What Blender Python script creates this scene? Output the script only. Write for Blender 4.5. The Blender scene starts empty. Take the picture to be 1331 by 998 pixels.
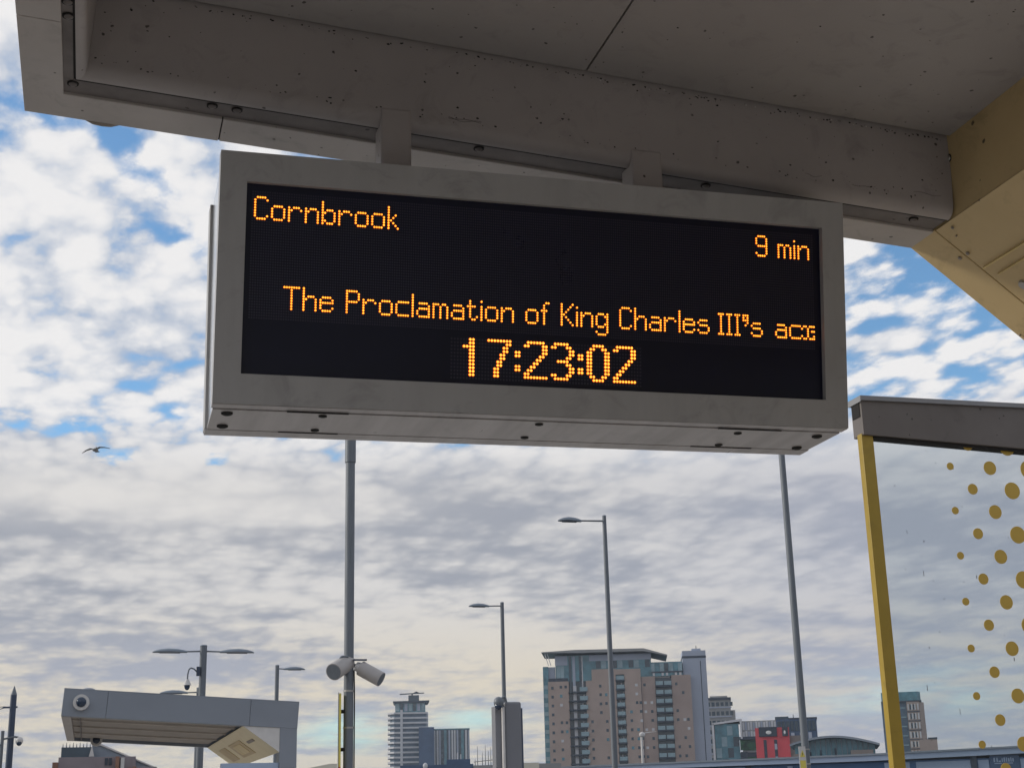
import bpy, math, random
from mathutils import Vector, Matrix
random.seed(7)
R = math.radians
scn = bpy.context.scene
col = scn.collection

# ------------------------------------------------------------------ camera
cam_d = bpy.data.cameras.new('camera'); cam = bpy.data.objects.new('camera', cam_d); col.objects.link(cam)
cam_d.sensor_fit = 'HORIZONTAL'; cam_d.sensor_width = 36; cam_d.lens = 50.27
cam_d.clip_start = 0.05; cam_d.clip_end = 20000
YAW, PIT, ROL = 0.28505, 0.28964, -0.02565
_f = Vector((math.sin(YAW)*math.cos(PIT), math.cos(YAW)*math.cos(PIT), math.sin(PIT)))
_r = Vector((math.cos(YAW), -math.sin(YAW), 0)); _u = _r.cross(_f)
_rr = math.cos(ROL)*_r + math.sin(ROL)*_u; _uu = math.cos(ROL)*_u - math.sin(ROL)*_r
cam.matrix_world = Matrix(((_rr.x, _uu.x, -_f.x, 0), (_rr.y, _uu.y, -_f.y, 0), (_rr.z, _uu.z, -_f.z, 1.6), (0, 0, 0, 1)))
scn.camera = cam
scn.view_settings.view_transform = 'Standard'; scn.view_settings.look = 'None'
scn.view_settings.exposure = 0.0; scn.view_settings.gamma = 1.0
scn.view_settings.use_curve_mapping = False

# ------------------------------------------------------------------ sun
SUN_DIR = Vector((-0.86, 0.32, 0.40)).normalized()
sun_d = bpy.data.lights.new('sun', 'SUN'); sun_d.energy = 2.3; sun_d.angle = R(9); sun_d.color = (1, .93, .82)
sun = bpy.data.objects.new('sun', sun_d); col.objects.link(sun)
sun.rotation_euler = SUN_DIR.to_track_quat('Z', 'Y').to_euler()

# ------------------------------------------------------------------ world: Nishita sky behind a broken cloud layer
world = bpy.data.worlds.new('World'); scn.world = world; world.use_nodes = True
nt = world.node_tree; nt.nodes.clear()
def N(t, **k):
    n = nt.nodes.new(t)
    for a, b in k.items(): setattr(n, a, b)
    return n
def put(sock, v):
    if isinstance(v, bpy.types.NodeSocket): nt.links.new(v, sock)
    else: sock.default_value = v
def M_(op, a, b=0.0, c=0.0, clamp=False):
    n = N('ShaderNodeMath', operation=op, use_clamp=clamp); put(n.inputs[0], a)
    if len(n.inputs) > 1: put(n.inputs[1], b)
    if len(n.inputs) > 2: put(n.inputs[2], c)
    return n.outputs[0]
def SS(x, a, b, o0=0.0, o1=1.0):
    n = N('ShaderNodeMapRange', interpolation_type='SMOOTHSTEP'); put(n.inputs[0], x)
    n.inputs[1].default_value = a; n.inputs[2].default_value = b; n.inputs[3].default_value = o0; n.inputs[4].default_value = o1
    return n.outputs[0]
def MIX(f, a, b):
    n = N('ShaderNodeMix', data_type='RGBA'); put(n.inputs[0], f)
    for s, v in ((6, a), (7, b)):
        put(n.inputs[s], v if isinstance(v, bpy.types.NodeSocket) else (*v, 1))
    return n.outputs[2]
tc = N('ShaderNodeTexCoord'); sep = N('ShaderNodeSeparateXYZ'); nt.links.new(tc.outputs['Generated'], sep.inputs[0])
X, Y, Z = sep.outputs
az = M_('MULTIPLY', M_('ARCTAN2', X, Y), 57.2958)
el = M_('MULTIPLY', M_('ARCSINE', M_('MINIMUM', M_('MAXIMUM', Z, -1.0), 1.0)), 57.2958)
zc = M_('ADD', M_('MAXIMUM', Z, 0.0), 0.13)
px_, py_ = M_('DIVIDE', X, zc), M_('DIVIDE', Y, zc)
def plane(sx, sy, w=0.0, rot=0.0):
    c, s = math.cos(rot), math.sin(rot)
    a = M_('ADD', M_('MULTIPLY', px_, c), M_('MULTIPLY', py_, s)); b = M_('ADD', M_('MULTIPLY', px_, -s), M_('MULTIPLY', py_, c))
    cb = N('ShaderNodeCombineXYZ'); put(cb.inputs[0], M_('MULTIPLY', a, sx)); put(cb.inputs[1], M_('MULTIPLY', b, sy)); cb.inputs[2].default_value = w
    return cb.outputs[0]
def NZ(vec, scale, detail=6, rough=.55, dist=0.0):
    n = N('ShaderNodeTexNoise'); put(n.inputs['Vector'], vec); n.inputs['Scale'].default_value = scale
    n.inputs['Detail'].default_value = detail; n.inputs['Roughness'].default_value = rough; n.inputs['Distortion'].default_value = dist
    return n.outputs[0]
def blob(a, e, ra, re, amp, tilt=0.0):
    c, s = math.cos(R(tilt)), math.sin(R(tilt))
    da, de = M_('SUBTRACT', az, a), M_('SUBTRACT', el, e)
    p = M_('DIVIDE', M_('ADD', M_('MULTIPLY', da, c), M_('MULTIPLY', de, s)), ra)
    q = M_('DIVIDE', M_('ADD', M_('MULTIPLY', da, -s), M_('MULTIPLY', de, c)), re)
    d = M_('ADD', M_('MULTIPLY', p, p), M_('MULTIPLY', q, q))
    return M_('MULTIPLY', M_('EXPONENT', M_('MULTIPLY', d, -1.0)), amp)
def addall(x, *ys):
    for y in ys: x = M_('ADD', x, y)
    return x
n_big = NZ(plane(1, 1, 3.1), 1.7, 3, .5)
n_mid = NZ(plane(1, .8, 1.7, .3), 4.6, 7, .52, .25)
n_puf = NZ(plane(1, .62, 8.3, .15), 12.0, 6, .55, .3)
def PUFF(sx, sy, w, scale, warp):
    base_ = plane(sx, sy, w, .12)
    nw = N('ShaderNodeTexNoise'); put(nw.inputs['Vector'], base_); nw.inputs['Scale'].default_value = scale*1.1; nw.inputs['Detail'].default_value = 5; nw.inputs['Roughness'].default_value = .6
    ma = N('ShaderNodeVectorMath', operation='MULTIPLY_ADD'); put(ma.inputs[0], nw.outputs['Color']); ma.inputs[1].default_value = (warp, warp, 0); put(ma.inputs[2], base_)
    vo = N('ShaderNodeTexVoronoi', feature='SMOOTH_F1', voronoi_dimensions='2D'); put(vo.inputs['Vector'], ma.outputs[0]); vo.inputs['Scale'].default_value = scale; vo.inputs['Smoothness'].default_value = .55
    return M_('SUBTRACT', 1.0, vo.outputs['Distance'])
puff1 = PUFF(1, .66, 2.2, 10.5, .11)
puff2 = PUFF(1, .7, 6.1, 25.0, .05)
puffs = M_('ADD', M_('MULTIPLY', puff1, .62), M_('MULTIPLY', puff2, .38))
dens = addall(M_('MULTIPLY', n_big, .30), M_('MULTIPLY', n_mid, .52), M_('MULTIPLY', n_puf, .28), M_('MULTIPLY', M_('SUBTRACT', puffs, .55), .55), .206)       # about .76 mean
# where the photograph's gaps of blue and solid banks stand (degrees of azimuth, elevation)
dens = addall(dens,
    blob(1.2, 24.3, 1.6, .7, -.20, -28), blob(-2.9, 26.3, 2.0, .5, -.16, -10), blob(2.8, 22.0, 1.2, .8, -.17), blob(-.5, 26.0, 1.3, .7, -.12, -30),
    blob(4.1, 13.6, .9, .45, -.30), blob(.5, 13.5, 1.2, .45, -.30), blob(-1.2, 14.6, 1.3, .3, -.10), blob(2.6, 15.3, 1.0, .3, -.10), blob(0.4, 20.6, 1.2, .3, -.06),
    blob(-3.0, 19.5, 4.5, 3.0, .08), blob(2.5, 17.8, 4, 2.4, .09), blob(-4.8, 29, 2.0, 2.5, .14), blob(-3.2, 23.3, 2, .8, .08),
    blob(33.0, 20.2, 5.5, 2.3, -.09), blob(38, 19, 4.0, 2.6, -.06), blob(31.0, 17.3, 2.6, .6, .16),
    SS(el, 15.2, 11.8, 0, .30), SS(el, 33, 60, 0, .10))
gap_low = addall(blob(9.8, 3.05, 1.6, .6, .75), blob(14.6, 3.5, 1.6, .5, .6), blob(6.0, 3.0, 2.0, .5, .35), blob(31.5, 3.9, 4.0, .9, .35))
gap_low = M_('MULTIPLY', gap_low, SS(n_mid, .36, .62, 1.2, .25))
cover = SS(dens, .60, .79)
# shade of the cloud: white upper puffs, lilac grey and cream streaks lower down
n_bnd = NZ(plane(.75, 1.0, 5.5, -.05), 1.9, 4, .45, .25)
n_bn2 = NZ(plane(.8, 1.0, 9.5, .05), 6.0, 5, .48, .25)
upper_w = MIX(SS(addall(M_('MULTIPLY', n_mid, .35), M_('MULTIPLY', n_puf, .30), M_('MULTIPLY', puffs, .35)), .40, .60), (.47, .53, .64), (.87, .86, .86))
n_bn3 = NZ(plane(.30, 1.25, 4.4, -.03), 2.6, 4, .5, .2)
bands = SS(addall(M_('MULTIPLY', n_bnd, .32), M_('MULTIPLY', n_bn3, .30), M_('MULTIPLY', n_bn2, .22), M_('MULTIPLY', puffs, .16)), .425, .605)
lower_w = MIX(bands, (.36, .38, .435), (.70, .685, .675))
cream = MIX(bands, (.41, .43, .50), (.74, .67, .55))
lower_w = MIX(SS(el, 9.0, 4.0), lower_w, cream)
bank = addall(blob(-2, 12.3, 4.5, 1.1, .9), blob(5, 11.6, 4.5, .9, .7), blob(31.0, 17.2, 2.8, .7, .75), blob(10, 12.0, 4, .8, .35))
bank = M_('MULTIPLY', M_('MINIMUM', bank, 1.0), SS(n_mid, .36, .56, .5, 1.0))
lower_w = MIX(bank, lower_w, (.76, .74, .72))
right_dull = SS(az, 15, 32, 0, .45)
lower_w = MIX(right_dull, lower_w, (.40, .43, .53))
cloud_c = MIX(SS(el, 12.0, 15.5), lower_w, upper_w)
cloud_c = MIX(SS(el, 32, 55), cloud_c, (.56, .59, .66))
sky = N('ShaderNodeTexSky', sky_type='NISHITA', sun_disc=False)
sky.sun_elevation = math.asin(SUN_DIR.z); sky.sun_rotation = math.atan2(SUN_DIR.x, SUN_DIR.y)
sky.air_density = 1.0; sky.dust_density = .35; sky.ozone_density = 1.6; sky.altitude = 50
bg1 = N('ShaderNodeBackground'); vm = N('ShaderNodeVectorMath', operation='MULTIPLY'); nt.links.new(sky.outputs[0], vm.inputs[0]); vm.inputs[1].default_value = (.82, 1.08, 1.22)
nt.links.new(vm.outputs[0], bg1.inputs[0]); bg1.inputs[1].default_value = .14
bg2 = N('ShaderNodeBackground'); put(bg2.inputs[0], cloud_c); bg2.inputs[1].default_value = 1.0
mx = N('ShaderNodeMixShader'); put(mx.inputs[0], M_('MULTIPLY', cover, M_('SUBTRACT', 1.0, M_('MINIMUM', gap_low, 1.0))))
nt.links.new(bg1.outputs[0], mx.inputs[1]); nt.links.new(bg2.outputs[0], mx.inputs[2])
out = N('ShaderNodeOutputWorld'); nt.links.new(mx.outputs[0], out.inputs[0])
world.cycles.sampling_method = 'MANUAL'; world.cycles.sample_map_resolution = 1024

# ------------------------------------------------------------------ materials
def mat(name, c, rough=.6, metal=0.0, var=.12, vscale=3.0, specks=0.0, bump=0.0, spec=.5, alt=None, sscale=90.0, streak=False):
    """painted / plain surface: base colour with mottling, optional grime specks"""
    m = bpy.data.materials.new(name); m.use_nodes = True; t = m.node_tree; b = t.nodes['Principled BSDF']
    b.inputs['Roughness'].default_value = rough; b.inputs['Metallic'].default_value = metal; b.inputs['Specular IOR Level'].default_value = spec
    tc = t.nodes.new('ShaderNodeTexCoord')
    mp = t.nodes.new('ShaderNodeMapping'); t.links.new(tc.outputs['Object'], mp.inputs[0])
    if streak: mp.inputs['Scale'].default_value = streak if isinstance(streak, tuple) else (4, 4, .35)
    nz = t.nodes.new('ShaderNodeTexNoise'); nz.inputs['Scale'].default_value = vscale; nz.inputs['Detail'].default_value = 7; nz.inputs['Roughness'].default_value = .62
    t.links.new(mp.outputs[0], nz.inputs['Vector'])
    rp = t.nodes.new('ShaderNodeMapRange'); t.links.new(nz.outputs[0], rp.inputs[0]); rp.inputs[1].default_value = .3; rp.inputs[2].default_value = .7
    mx = t.nodes.new('ShaderNodeMix'); mx.data_type = 'RGBA'; t.links.new(rp.outputs[0], mx.inputs[0])
    c2 = alt or tuple(x*(1-var*2) for x in c)
    mx.inputs[6].default_value = (*c, 1); mx.inputs[7].default_value = (*c2, 1); o = mx.outputs[2]
    if specks > 0:
        vo = t.nodes.new('ShaderNodeTexVoronoi'); vo.inputs['Scale'].default_value = sscale; vo.inputs['Randomness'].default_value = 1
        wn = t.nodes.new('ShaderNodeTexNoise'); wn.inputs['Scale'].default_value = 60; wn.inputs['Detail'].default_value = 2
        ad = t.nodes.new('ShaderNodeVectorMath'); ad.operation = 'MULTIPLY_ADD'; t.links.new(wn.outputs['Color'], ad.inputs[0]); ad.inputs[1].default_value = (.012, .012, .012)
        t.links.new(tc.outputs['Object'], wn.inputs['Vector']); t.links.new(tc.outputs['Object'], ad.inputs[2]); t.links.new(ad.outputs[0], vo.inputs['Vector'])
        # speck radius differs from cell to cell: most cells have none
        sc = t.nodes.new('ShaderNodeSeparateColor'); t.links.new(vo.outputs['Color'], sc.inputs[0])
        pr = t.nodes.new('ShaderNodeMapRange'); t.links.new(sc.outputs[0], pr.inputs[0]); pr.inputs[1].default_value = 1-specks; pr.inputs[2].default_value = 1; pr.inputs[3].default_value = -.02; pr.inputs[4].default_value = .27
        df = t.nodes.new('ShaderNodeMath'); df.operation = 'SUBTRACT'; t.links.new(pr.outputs[0], df.inputs[0]); t.links.new(vo.outputs['Distance'], df.inputs[1])
        s2 = t.nodes.new('ShaderNodeMapRange'); t.links.new(df.outputs[0], s2.inputs[0]); s2.inputs[1].default_value = 0; s2.inputs[2].default_value = .07; s2.inputs[4].default_value = .85
        m2 = t.nodes.new('ShaderNodeMix'); m2.data_type = 'RGBA'; t.links.new(s2.outputs[0], m2.inputs[0]); t.links.new(o, m2.inputs[6]); m2.inputs[7].default_value = (.025, .02, .018, 1); o = m2.outputs[2]
        # broad soft grime stains
        ln = t.nodes.new('ShaderNodeTexNoise'); ln.inputs['Scale'].default_value = 9; ln.inputs['Detail'].default_value = 8; ln.inputs['Roughness'].default_value = .7; ln.inputs['Distortion'].default_value = .8
        t.links.new(tc.outputs['Object'], ln.inputs['Vector'])
        l2 = t.nodes.new('ShaderNodeMapRange'); t.links.new(ln.outputs[0], l2.inputs[0]); l2.inputs[1].default_value = .54; l2.inputs[2].default_value = .76; l2.inputs[4].default_value = .50
        m3 = t.nodes.new('ShaderNodeMix'); m3.data_type = 'RGBA'; t.links.new(l2.outputs[0], m3.inputs[0]); t.links.new(o, m3.inputs[6]); m3.inputs[7].default_value = (*[x*.45 for x in c], 1); o = m3.outputs[2]
    t.links.new(o, b.inputs['Base Color'])
    rr = t.nodes.new('ShaderNodeMapRange'); t.links.new(nz.outputs[0], rr.inputs[0]); rr.inputs[3].default_value = max(.03, rough-.1); rr.inputs[4].default_value = min(1, rough+.12)
    t.links.new(rr.outputs[0], b.inputs['Roughness'])
    if bump > 0:
        bn = t.nodes.new('ShaderNodeTexNoise'); bn.inputs['Scale'].default_value = 260; t.links.new(tc.outputs['Object'], bn.inputs['Vector'])
        bp = t.nodes.new('ShaderNodeBump'); bp.inputs['Strength'].default_value = bump; bp.inputs['Distance'].default_value = .001
        t.links.new(bn.outputs[0], bp.inputs['Height']); t.links.new(bp.outputs[0], b.inputs['Normal'])
    return m
def emis(name, c, s):
    m = bpy.data.materials.new(name); m.use_nodes = True; t = m.node_tree; b = t.nodes['Principled BSDF']
    b.inputs['Base Color'].default_value = (.4, .2, .05, 1); b.inputs['Emission Color'].default_value = (*c, 1); b.inputs['Emission Strength'].default_value = s
    g = t.nodes.new('ShaderNodeTexNoise'); g.inputs['Scale'].default_value = 45; tc = t.nodes.new('ShaderNodeTexCoord'); t.links.new(tc.outputs['Object'], g.inputs['Vector'])
    mr = t.nodes.new('ShaderNodeMapRange'); t.links.new(g.outputs[0], mr.inputs[0]); mr.inputs[1].default_value = .3; mr.inputs[2].default_value = .7; mr.inputs[3].default_value = s*.8; mr.inputs[4].default_value = s*1.2
    t.links.new(mr.outputs[0], b.inputs['Emission Strength'])
    return m
def glassy(name, tint, refl=.12, rough=.02, smear=0.0):
    m = bpy.data.materials.new(name); m.use_nodes = True; t = m.node_tree; t.nodes.clear()
    tr = t.nodes.new('ShaderNodeBsdfTransparent'); tr.inputs[0].default_value = (*tint, 1)
    gl = t.nodes.new('ShaderNodeBsdfGlossy'); gl.inputs['Roughness'].default_value = rough
    fr = t.nodes.new('ShaderNodeFresnel'); fr.inputs[0].default_value = 1.45
    ml = t.nodes.new('ShaderNodeMath'); ml.operation = 'MULTIPLY'; t.links.new(fr.outputs[0], ml.inputs[0]); ml.inputs[1].default_value = refl*8
    mx = t.nodes.new('ShaderNodeMixShader'); t.links.new(ml.outputs[0], mx.inputs[0]); t.links.new(tr.outputs[0], mx.inputs[1]); t.links.new(gl.outputs[0], mx.inputs[2])
    o = t.nodes.new('ShaderNodeOutputMaterial'); t.links.new(mx.outputs[0], o.inputs[0])
    return m
M = dict(
    canopy=mat('canopy_paint', (.395, .36, .345), .55, var=.07, vscale=2.2, specks=.10, sscale=46, bump=.05),
    canopy_light=mat('canopy_edge_paint', (.47, .43, .40), .5, var=.07, vscale=5, specks=.18, sscale=46, bump=.05),
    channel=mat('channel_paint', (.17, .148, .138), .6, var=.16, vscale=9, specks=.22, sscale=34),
    soffit=mat('soffit_panel', (.365, .34, .325), .6, var=.08, vscale=1.3, specks=.20, sscale=40, bump=.05),
    gap=mat('near_black', (.015, .013, .012), .9),  # near-black: shade put into gaps, also grime, washers and cable
    yellow=mat('yellow_paint', (.62, .465, .235), .5, var=.06, vscale=2.5, specks=.07, sscale=26, bump=.05),
    yellow_edge=mat('yellow_trim', (.78, .60, .26), .4, var=.08),
    far_yellow=mat('sunlit_pale_yellow', (.86, .74, .47), .5, var=.05),  # bracket yellow lightened, its sunlit look put into the colour
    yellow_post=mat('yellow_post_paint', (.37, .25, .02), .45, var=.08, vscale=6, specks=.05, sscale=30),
    dot=mat('dot_print', (.54, .36, .06), .6, var=.05),
    frame=mat('sign_frame_paint', (.40, .392, .385), .40, var=.07, vscale=2.2, streak=(5, 5, .8), specks=.03, sscale=22, bump=.04),
    under=mat('sign_underside_metal', (.40, .38, .375), .30, var=.13, vscale=3.0, metal=.25, specks=.03, sscale=25, streak=(5, .4, 1)),  # streaks in the base colour stand for vertical reflections
    side=mat('sign_side_metal', (.62, .63, .65), .16, metal=.9, var=.05, vscale=3),
    black=mat('black_hole', (.01, .01, .01), .8),
    board=mat('led_board', (.004, .005, .022), .30, var=.1, spec=.35),
    led_off=mat('unlit_led', (.028, .026, .055), .35, var=.1),
    steel=mat('bolt_steel', (.45, .43, .40), .35, metal=.8, var=.1),
    pole=mat('galvanised_pole', (.155, .175, .20), .5, var=.10, vscale=8, metal=.1, streak=True),
    pole_dark=mat('dark_blue_pole', (.045, .065, .11), .45, var=.12),
    lamp_head=mat('lamp_head_grey', (.20, .24, .29), .4, var=.08),
    drum=mat('camera_housing', (.40, .375, .36), .45, var=.07, vscale=6),
    white=mat('white_plastic', (.62, .60, .58), .45, var=.07, vscale=6),
    lens=mat('camera_lens_dark', (.03, .05, .09), .12),
    rail=mat('rail_brown_paint', (.14, .122, .112), .55, var=.08, vscale=4, specks=.2, sscale=46),
    rail_cap=mat('rail_cap_paint', (.24, .24, .25), .5),
    slat=mat('canopy_slats', (.33, .285, .24), .6, var=.10),
    slat_line=mat('slat_joint_strip', (.60, .54, .48), .6),
    far_fascia=mat('far_fascia_paint', (.235, .26, .30), .5, var=.05, vscale=1.0),
    ground=mat('asphalt', (.055, .055, .055), .9, var=.15, vscale=.4),
    paving=mat('platform_paving', (.42, .395, .37), .85, var=.12, vscale=1.5),
    ground_far=mat('kerb_stone', (.35, .34, .33), .85),
    brick=mat('brown_brick', (.47, .37, .32), .85, var=.10, vscale=.15),
    brick2=mat('brown_brick_dull', (.43, .335, .295), .85, var=.10, vscale=.15),
    bglass=mat('teal_glazing', (.10, .29, .37), .15, var=.30, vscale=.35, spec=.8),
    bglass_d=mat('dark_glazing', (.03, .065, .10), .15, var=.25, vscale=.3, spec=.8),
    bglass_l=mat('pale_glazing', (.28, .42, .48), .15, var=.22, vscale=.3, spec=.8),
    wpanel=mat('white_cladding', (.62, .62, .64), .6, var=.06, vscale=.4),
    lift=mat('blue_grey_cladding', (.38, .42, .51), .6, var=.05, vscale=.08),
    concrete=mat('grey_concrete', (.36, .36, .36), .85, var=.10, vscale=.3),
    navy=mat('navy_cladding', (.07, .12, .22), .5, var=.16, vscale=.3),
    slab_blue=mat('blue_grey_glazing', (.10, .15, .21), .3, var=.2, vscale=.3),
    red=mat('red_cladding', (.66, .09, .11), .6, var=.07, vscale=.3),
    slab=mat('dark_slab', (.06, .075, .10), .7, var=.1),
    long=mat('blue_grey_panel', (.36, .44, .58), .5, var=.07, vscale=.2),
    long_d=mat('blue_panel', (.06, .14, .29), .5, var=.12, vscale=.3),
    stone=mat('brown_stone', (.25, .22, .205), .8, var=.07, vscale=.4),
    pink=mat('pink_render', (.30, .26, .275), .8, var=.10, vscale=.8),
    orange=mat('orange_brick', (.33, .185, .13), .8, var=.2, vscale=2),
    roofm=mat('blue_grey_roof', (.26, .30, .35), .5, var=.08),
    cream=mat('cream_panel', (.70, .66, .55), .7, var=.05),
    green=mat('green_glazing', (.05, .17, .09), .3, var=.5, vscale=.4),
    sign_yellow=mat('warning_yellow', (.72, .60, .12), .5, var=.05),
    ink=mat('black_ink', (.03, .03, .03), .6),
    red_plate=mat('red_plate', (.5, .08, .06), .5),
    feather=mat('gull_feathers', (.16, .16, .17), .8),
    feather_l=mat('gull_belly', (.45, .45, .45), .8),
    cabinet=mat('cabinet_grey', (.19, .195, .215), .6, var=.06, vscale=1.5),
    glass=glassy('screen_glass', (.885, .91, .915), .04),
    led=emis('lit_amber_led', (1.0, .325, .024), 2.7),
    led_flank=emis('led_halo_flank', (1.0, .09, .003), .8),  # red emission on the lens sides stands for the halo round each dot
    led_big=emis('lit_clock_led', (1.0, .34, .035), 2.7),
    logo=mat('white_letters', (.8, .8, .8), .5),
)

# ------------------------------------------------------------------ mesh helpers
def tag(o, label=None, cat=None, group=None, kind=None):
    if label: o['label'] = label
    if cat: o['category'] = cat
    if group: o['group'] = group
    if kind: o['kind'] = kind
    return o
def empty(name, loc=(0, 0, 0), rz=0.0, label=None, cat=None, group=None):
    o = bpy.data.objects.new(name, None); col.objects.link(o); o.location = loc; o.rotation_euler = (0, 0, rz); o.empty_display_size = .2
    return tag(o, label, cat, group)
class MB:
    def __init__(s, T=None): s.v = []; s.f = []; s.T = T
    def add(s, vs, fs):
        k = len(s.v)
        s.v += [tuple(s.T @ Vector(v)) if s.T is not None else tuple(v) for v in vs]; s.f += [tuple(i+k for i in f) for f in fs]; return s
    def box(s, x0, x1, y0, y1, z0, z1):
        return s.add([(x0, y0, z0), (x1, y0, z0), (x1, y1, z0), (x0, y1, z0), (x0, y0, z1), (x1, y0, z1), (x1, y1, z1), (x0, y1, z1)],
                     [(0, 3, 2, 1), (4, 5, 6, 7), (0, 1, 5, 4), (1, 2, 6, 5), (2, 3, 7, 6), (3, 0, 4, 7)])
    def prism(s, prof, a0, a1, axis='x'):
        """closed 2-D profile swept along an axis; profile is (y,z) for x, (x,z) for y, (x,y) for z"""
        n = len(prof)
        mk = {'x': lambda p, a: (a, p[0], p[1]), 'y': lambda p, a: (p[0], a, p[1]), 'z': lambda p, a: (p[0], p[1], a)}[axis]
        return s.add([mk(p, a0) for p in prof]+[mk(p, a1) for p in prof],
                     [tuple(range(n))[::-1], tuple(range(n, 2*n))]+[(i, (i+1) % n, (i+1) % n+n, i+n) for i in range(n)])
    def tube(s, p0, p1, r0, r1=None, n=12, cap=True):
        r1 = r0 if r1 is None else r1; p0, p1 = Vector(p0), Vector(p1); d = (p1-p0).normalized()
        a = d.orthogonal().normalized(); b = d.cross(a)
        ring = [a*math.cos(2*math.pi*i/n)+b*math.sin(2*math.pi*i/n) for i in range(n)]
        fs = [(i, (i+1) % n, (i+1) % n+n, i+n) for i in range(n)]
        if cap: fs += [tuple(range(n))[::-1], tuple(range(n, 2*n))]
        return s.add([p0+q*r0 for q in ring]+[p1+q*r1 for q in ring], fs)
    def path(s, pts, r, n=8):
        for a, b in zip(pts, pts[1:]): s.tube(a, b, r, r, n)
        return s
    def ell(s, c, rx, ry, rz, nu=14, nv=8, zmin=-1.0, zmax=1.0, T=None):
        vs = []; c = Vector(c)
        for j in range(nv+1):
            t = zmin+(zmax-zmin)*j/nv; t = math.sin(t*math.pi/2); q = math.sqrt(max(0.0, 1-t*t))
            for i in range(nu):
                an = 2*math.pi*i/nu; p = Vector((rx*q*math.cos(an), ry*q*math.sin(an), rz*t)); vs.append(c+(T @ p if T else p))
        fs = [(j*nu+i, j*nu+(i+1) % nu, (j+1)*nu+(i+1) % nu, (j+1)*nu+i) for j in range(nv) for i in range(nu)]
        fs += [tuple(range(nu))[::-1], tuple(range(nv*nu, nv*nu+nu))]
        return s.add(vs, fs)
    def build(s, name, m, parent=None, smooth=False, bevel=0.0, mesh=None):
        me = bpy.data.meshes.new(name); me.from_pydata(s.v, [], s.f); me.update()
        me.materials.append(m)
        o = bpy.data.objects.new(name, me); col.objects.link(o)
        if parent is not None: o.parent = parent
        if smooth:
            for p in me.polygons: p.use_smooth = True
            try:
                md = o.modifiers.new('e', 'EDGE_SPLIT'); md.split_angle = R(40)
            except Exception: pass
        if bevel:
            b = o.modifiers.new('b', 'BEVEL'); b.width = bevel; b.segments = 2; b.limit_method = 'ANGLE'; b.angle_limit = R(40)
        return o
def inst(src, parent, loc, name=None):
    """another piece sharing the source's mesh"""
    o = src.copy(); col.objects.link(o); o.parent = parent; o.location = loc; return o
def copy_thing(root, loc, rz, label, group=None):
    c = root.copy(); col.objects.link(c); c.location = loc; c.rotation_euler = (0, 0, rz); tag(c, label, group=group)
    for ch in list(root.children):
        a = ch.copy(); col.objects.link(a); a.parent = c
        for g in list(ch.children):
            b = g.copy(); col.objects.link(b); b.parent = a
    return c

# ------------------------------------------------------------------ ground
MB().box(-3000, 3000, -3000, 3000, -1.3, -.30).build('ground', M['ground'])['kind'] = 'structure'
MB().box(-2.2, 9.0, -30, 60, -.296, 0.0).build('platform', M['paving'], bevel=.01)['kind'] = 'structure'
MB().box(-2.62, -2.21, -30, 60, -.296, .004).build('kerb', M['ground_far'], bevel=.01)['kind'] = 'structure'

# ------------------------------------------------------------------ our shelter: canopy overhead
S_ = R(3.5)
A0 = Vector((-.122, 3.4, 3.391)); UX = Vector((math.cos(S_), 0, -math.sin(S_))); UN = Vector((math.sin(S_), 0, math.cos(S_)))
def shelter_T(origin, base):
    o = Vector(origin)-Vector(base)
    return Matrix(((UX.x, 0, UN.x, o.x), (0, 1, 0, o.y), (UX.z, 0, UN.z, o.z), (0, 0, 0, 1)))
base = Vector((2.98, 3.5, 0.0))
shel = empty('tram_shelter', base, 0, 'dusty grey canopy overhead with yellow angled bracket, directly above the departure board', 'shelter')
K = shelter_T(A0, base)
YN = -7.6                      # near end, behind the camera
xr = 2.484
# inner beam faces with rounded lower lip
arc = [(-.030+.030*(1-math.cos(t)), .036*(1-math.sin(t))) for t in [i*math.pi/2/7 for i in range(8)]]
prof = [(-.030, .34), (-.030, .252)]+arc+[(.001, .34)]
prof = [(y-.0, z) for y, z in prof]
MB(K).prism([(p[0], p[1]) for p in prof], -.006, xr-.004, 'x').build('far_beam', M['canopy'], shel, smooth=True)
arc2 = [(.020-.020*(1-math.cos(t)), .020*(1-math.sin(t))) for t in [i*math.pi/2/6 for i in range(7)]]
MB(K).prism([(.020, .34), (.020, .252)]+arc2+[(-.006, 0), (-.006, .34)], YN, .0005, 'y').build('side_beam', M['canopy'], shel, smooth=True)
# recessed channel between beam and edge trim
MB(K).box(-.0065, xr-.004, .0012, .012, .003, .05).build('gap_shade', M['gap'], shel)  # black strip put in for the shade of the gap behind the beam
MB(K).box(-.012, -.0065, YN, .0005, .0035, .05).build('gap_shade', M['gap'], shel)
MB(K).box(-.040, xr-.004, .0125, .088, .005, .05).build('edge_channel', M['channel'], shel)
MB(K).box(-.040, -.0125, YN, .012, .0052, .05).build('edge_channel', M['channel'], shel)
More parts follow.
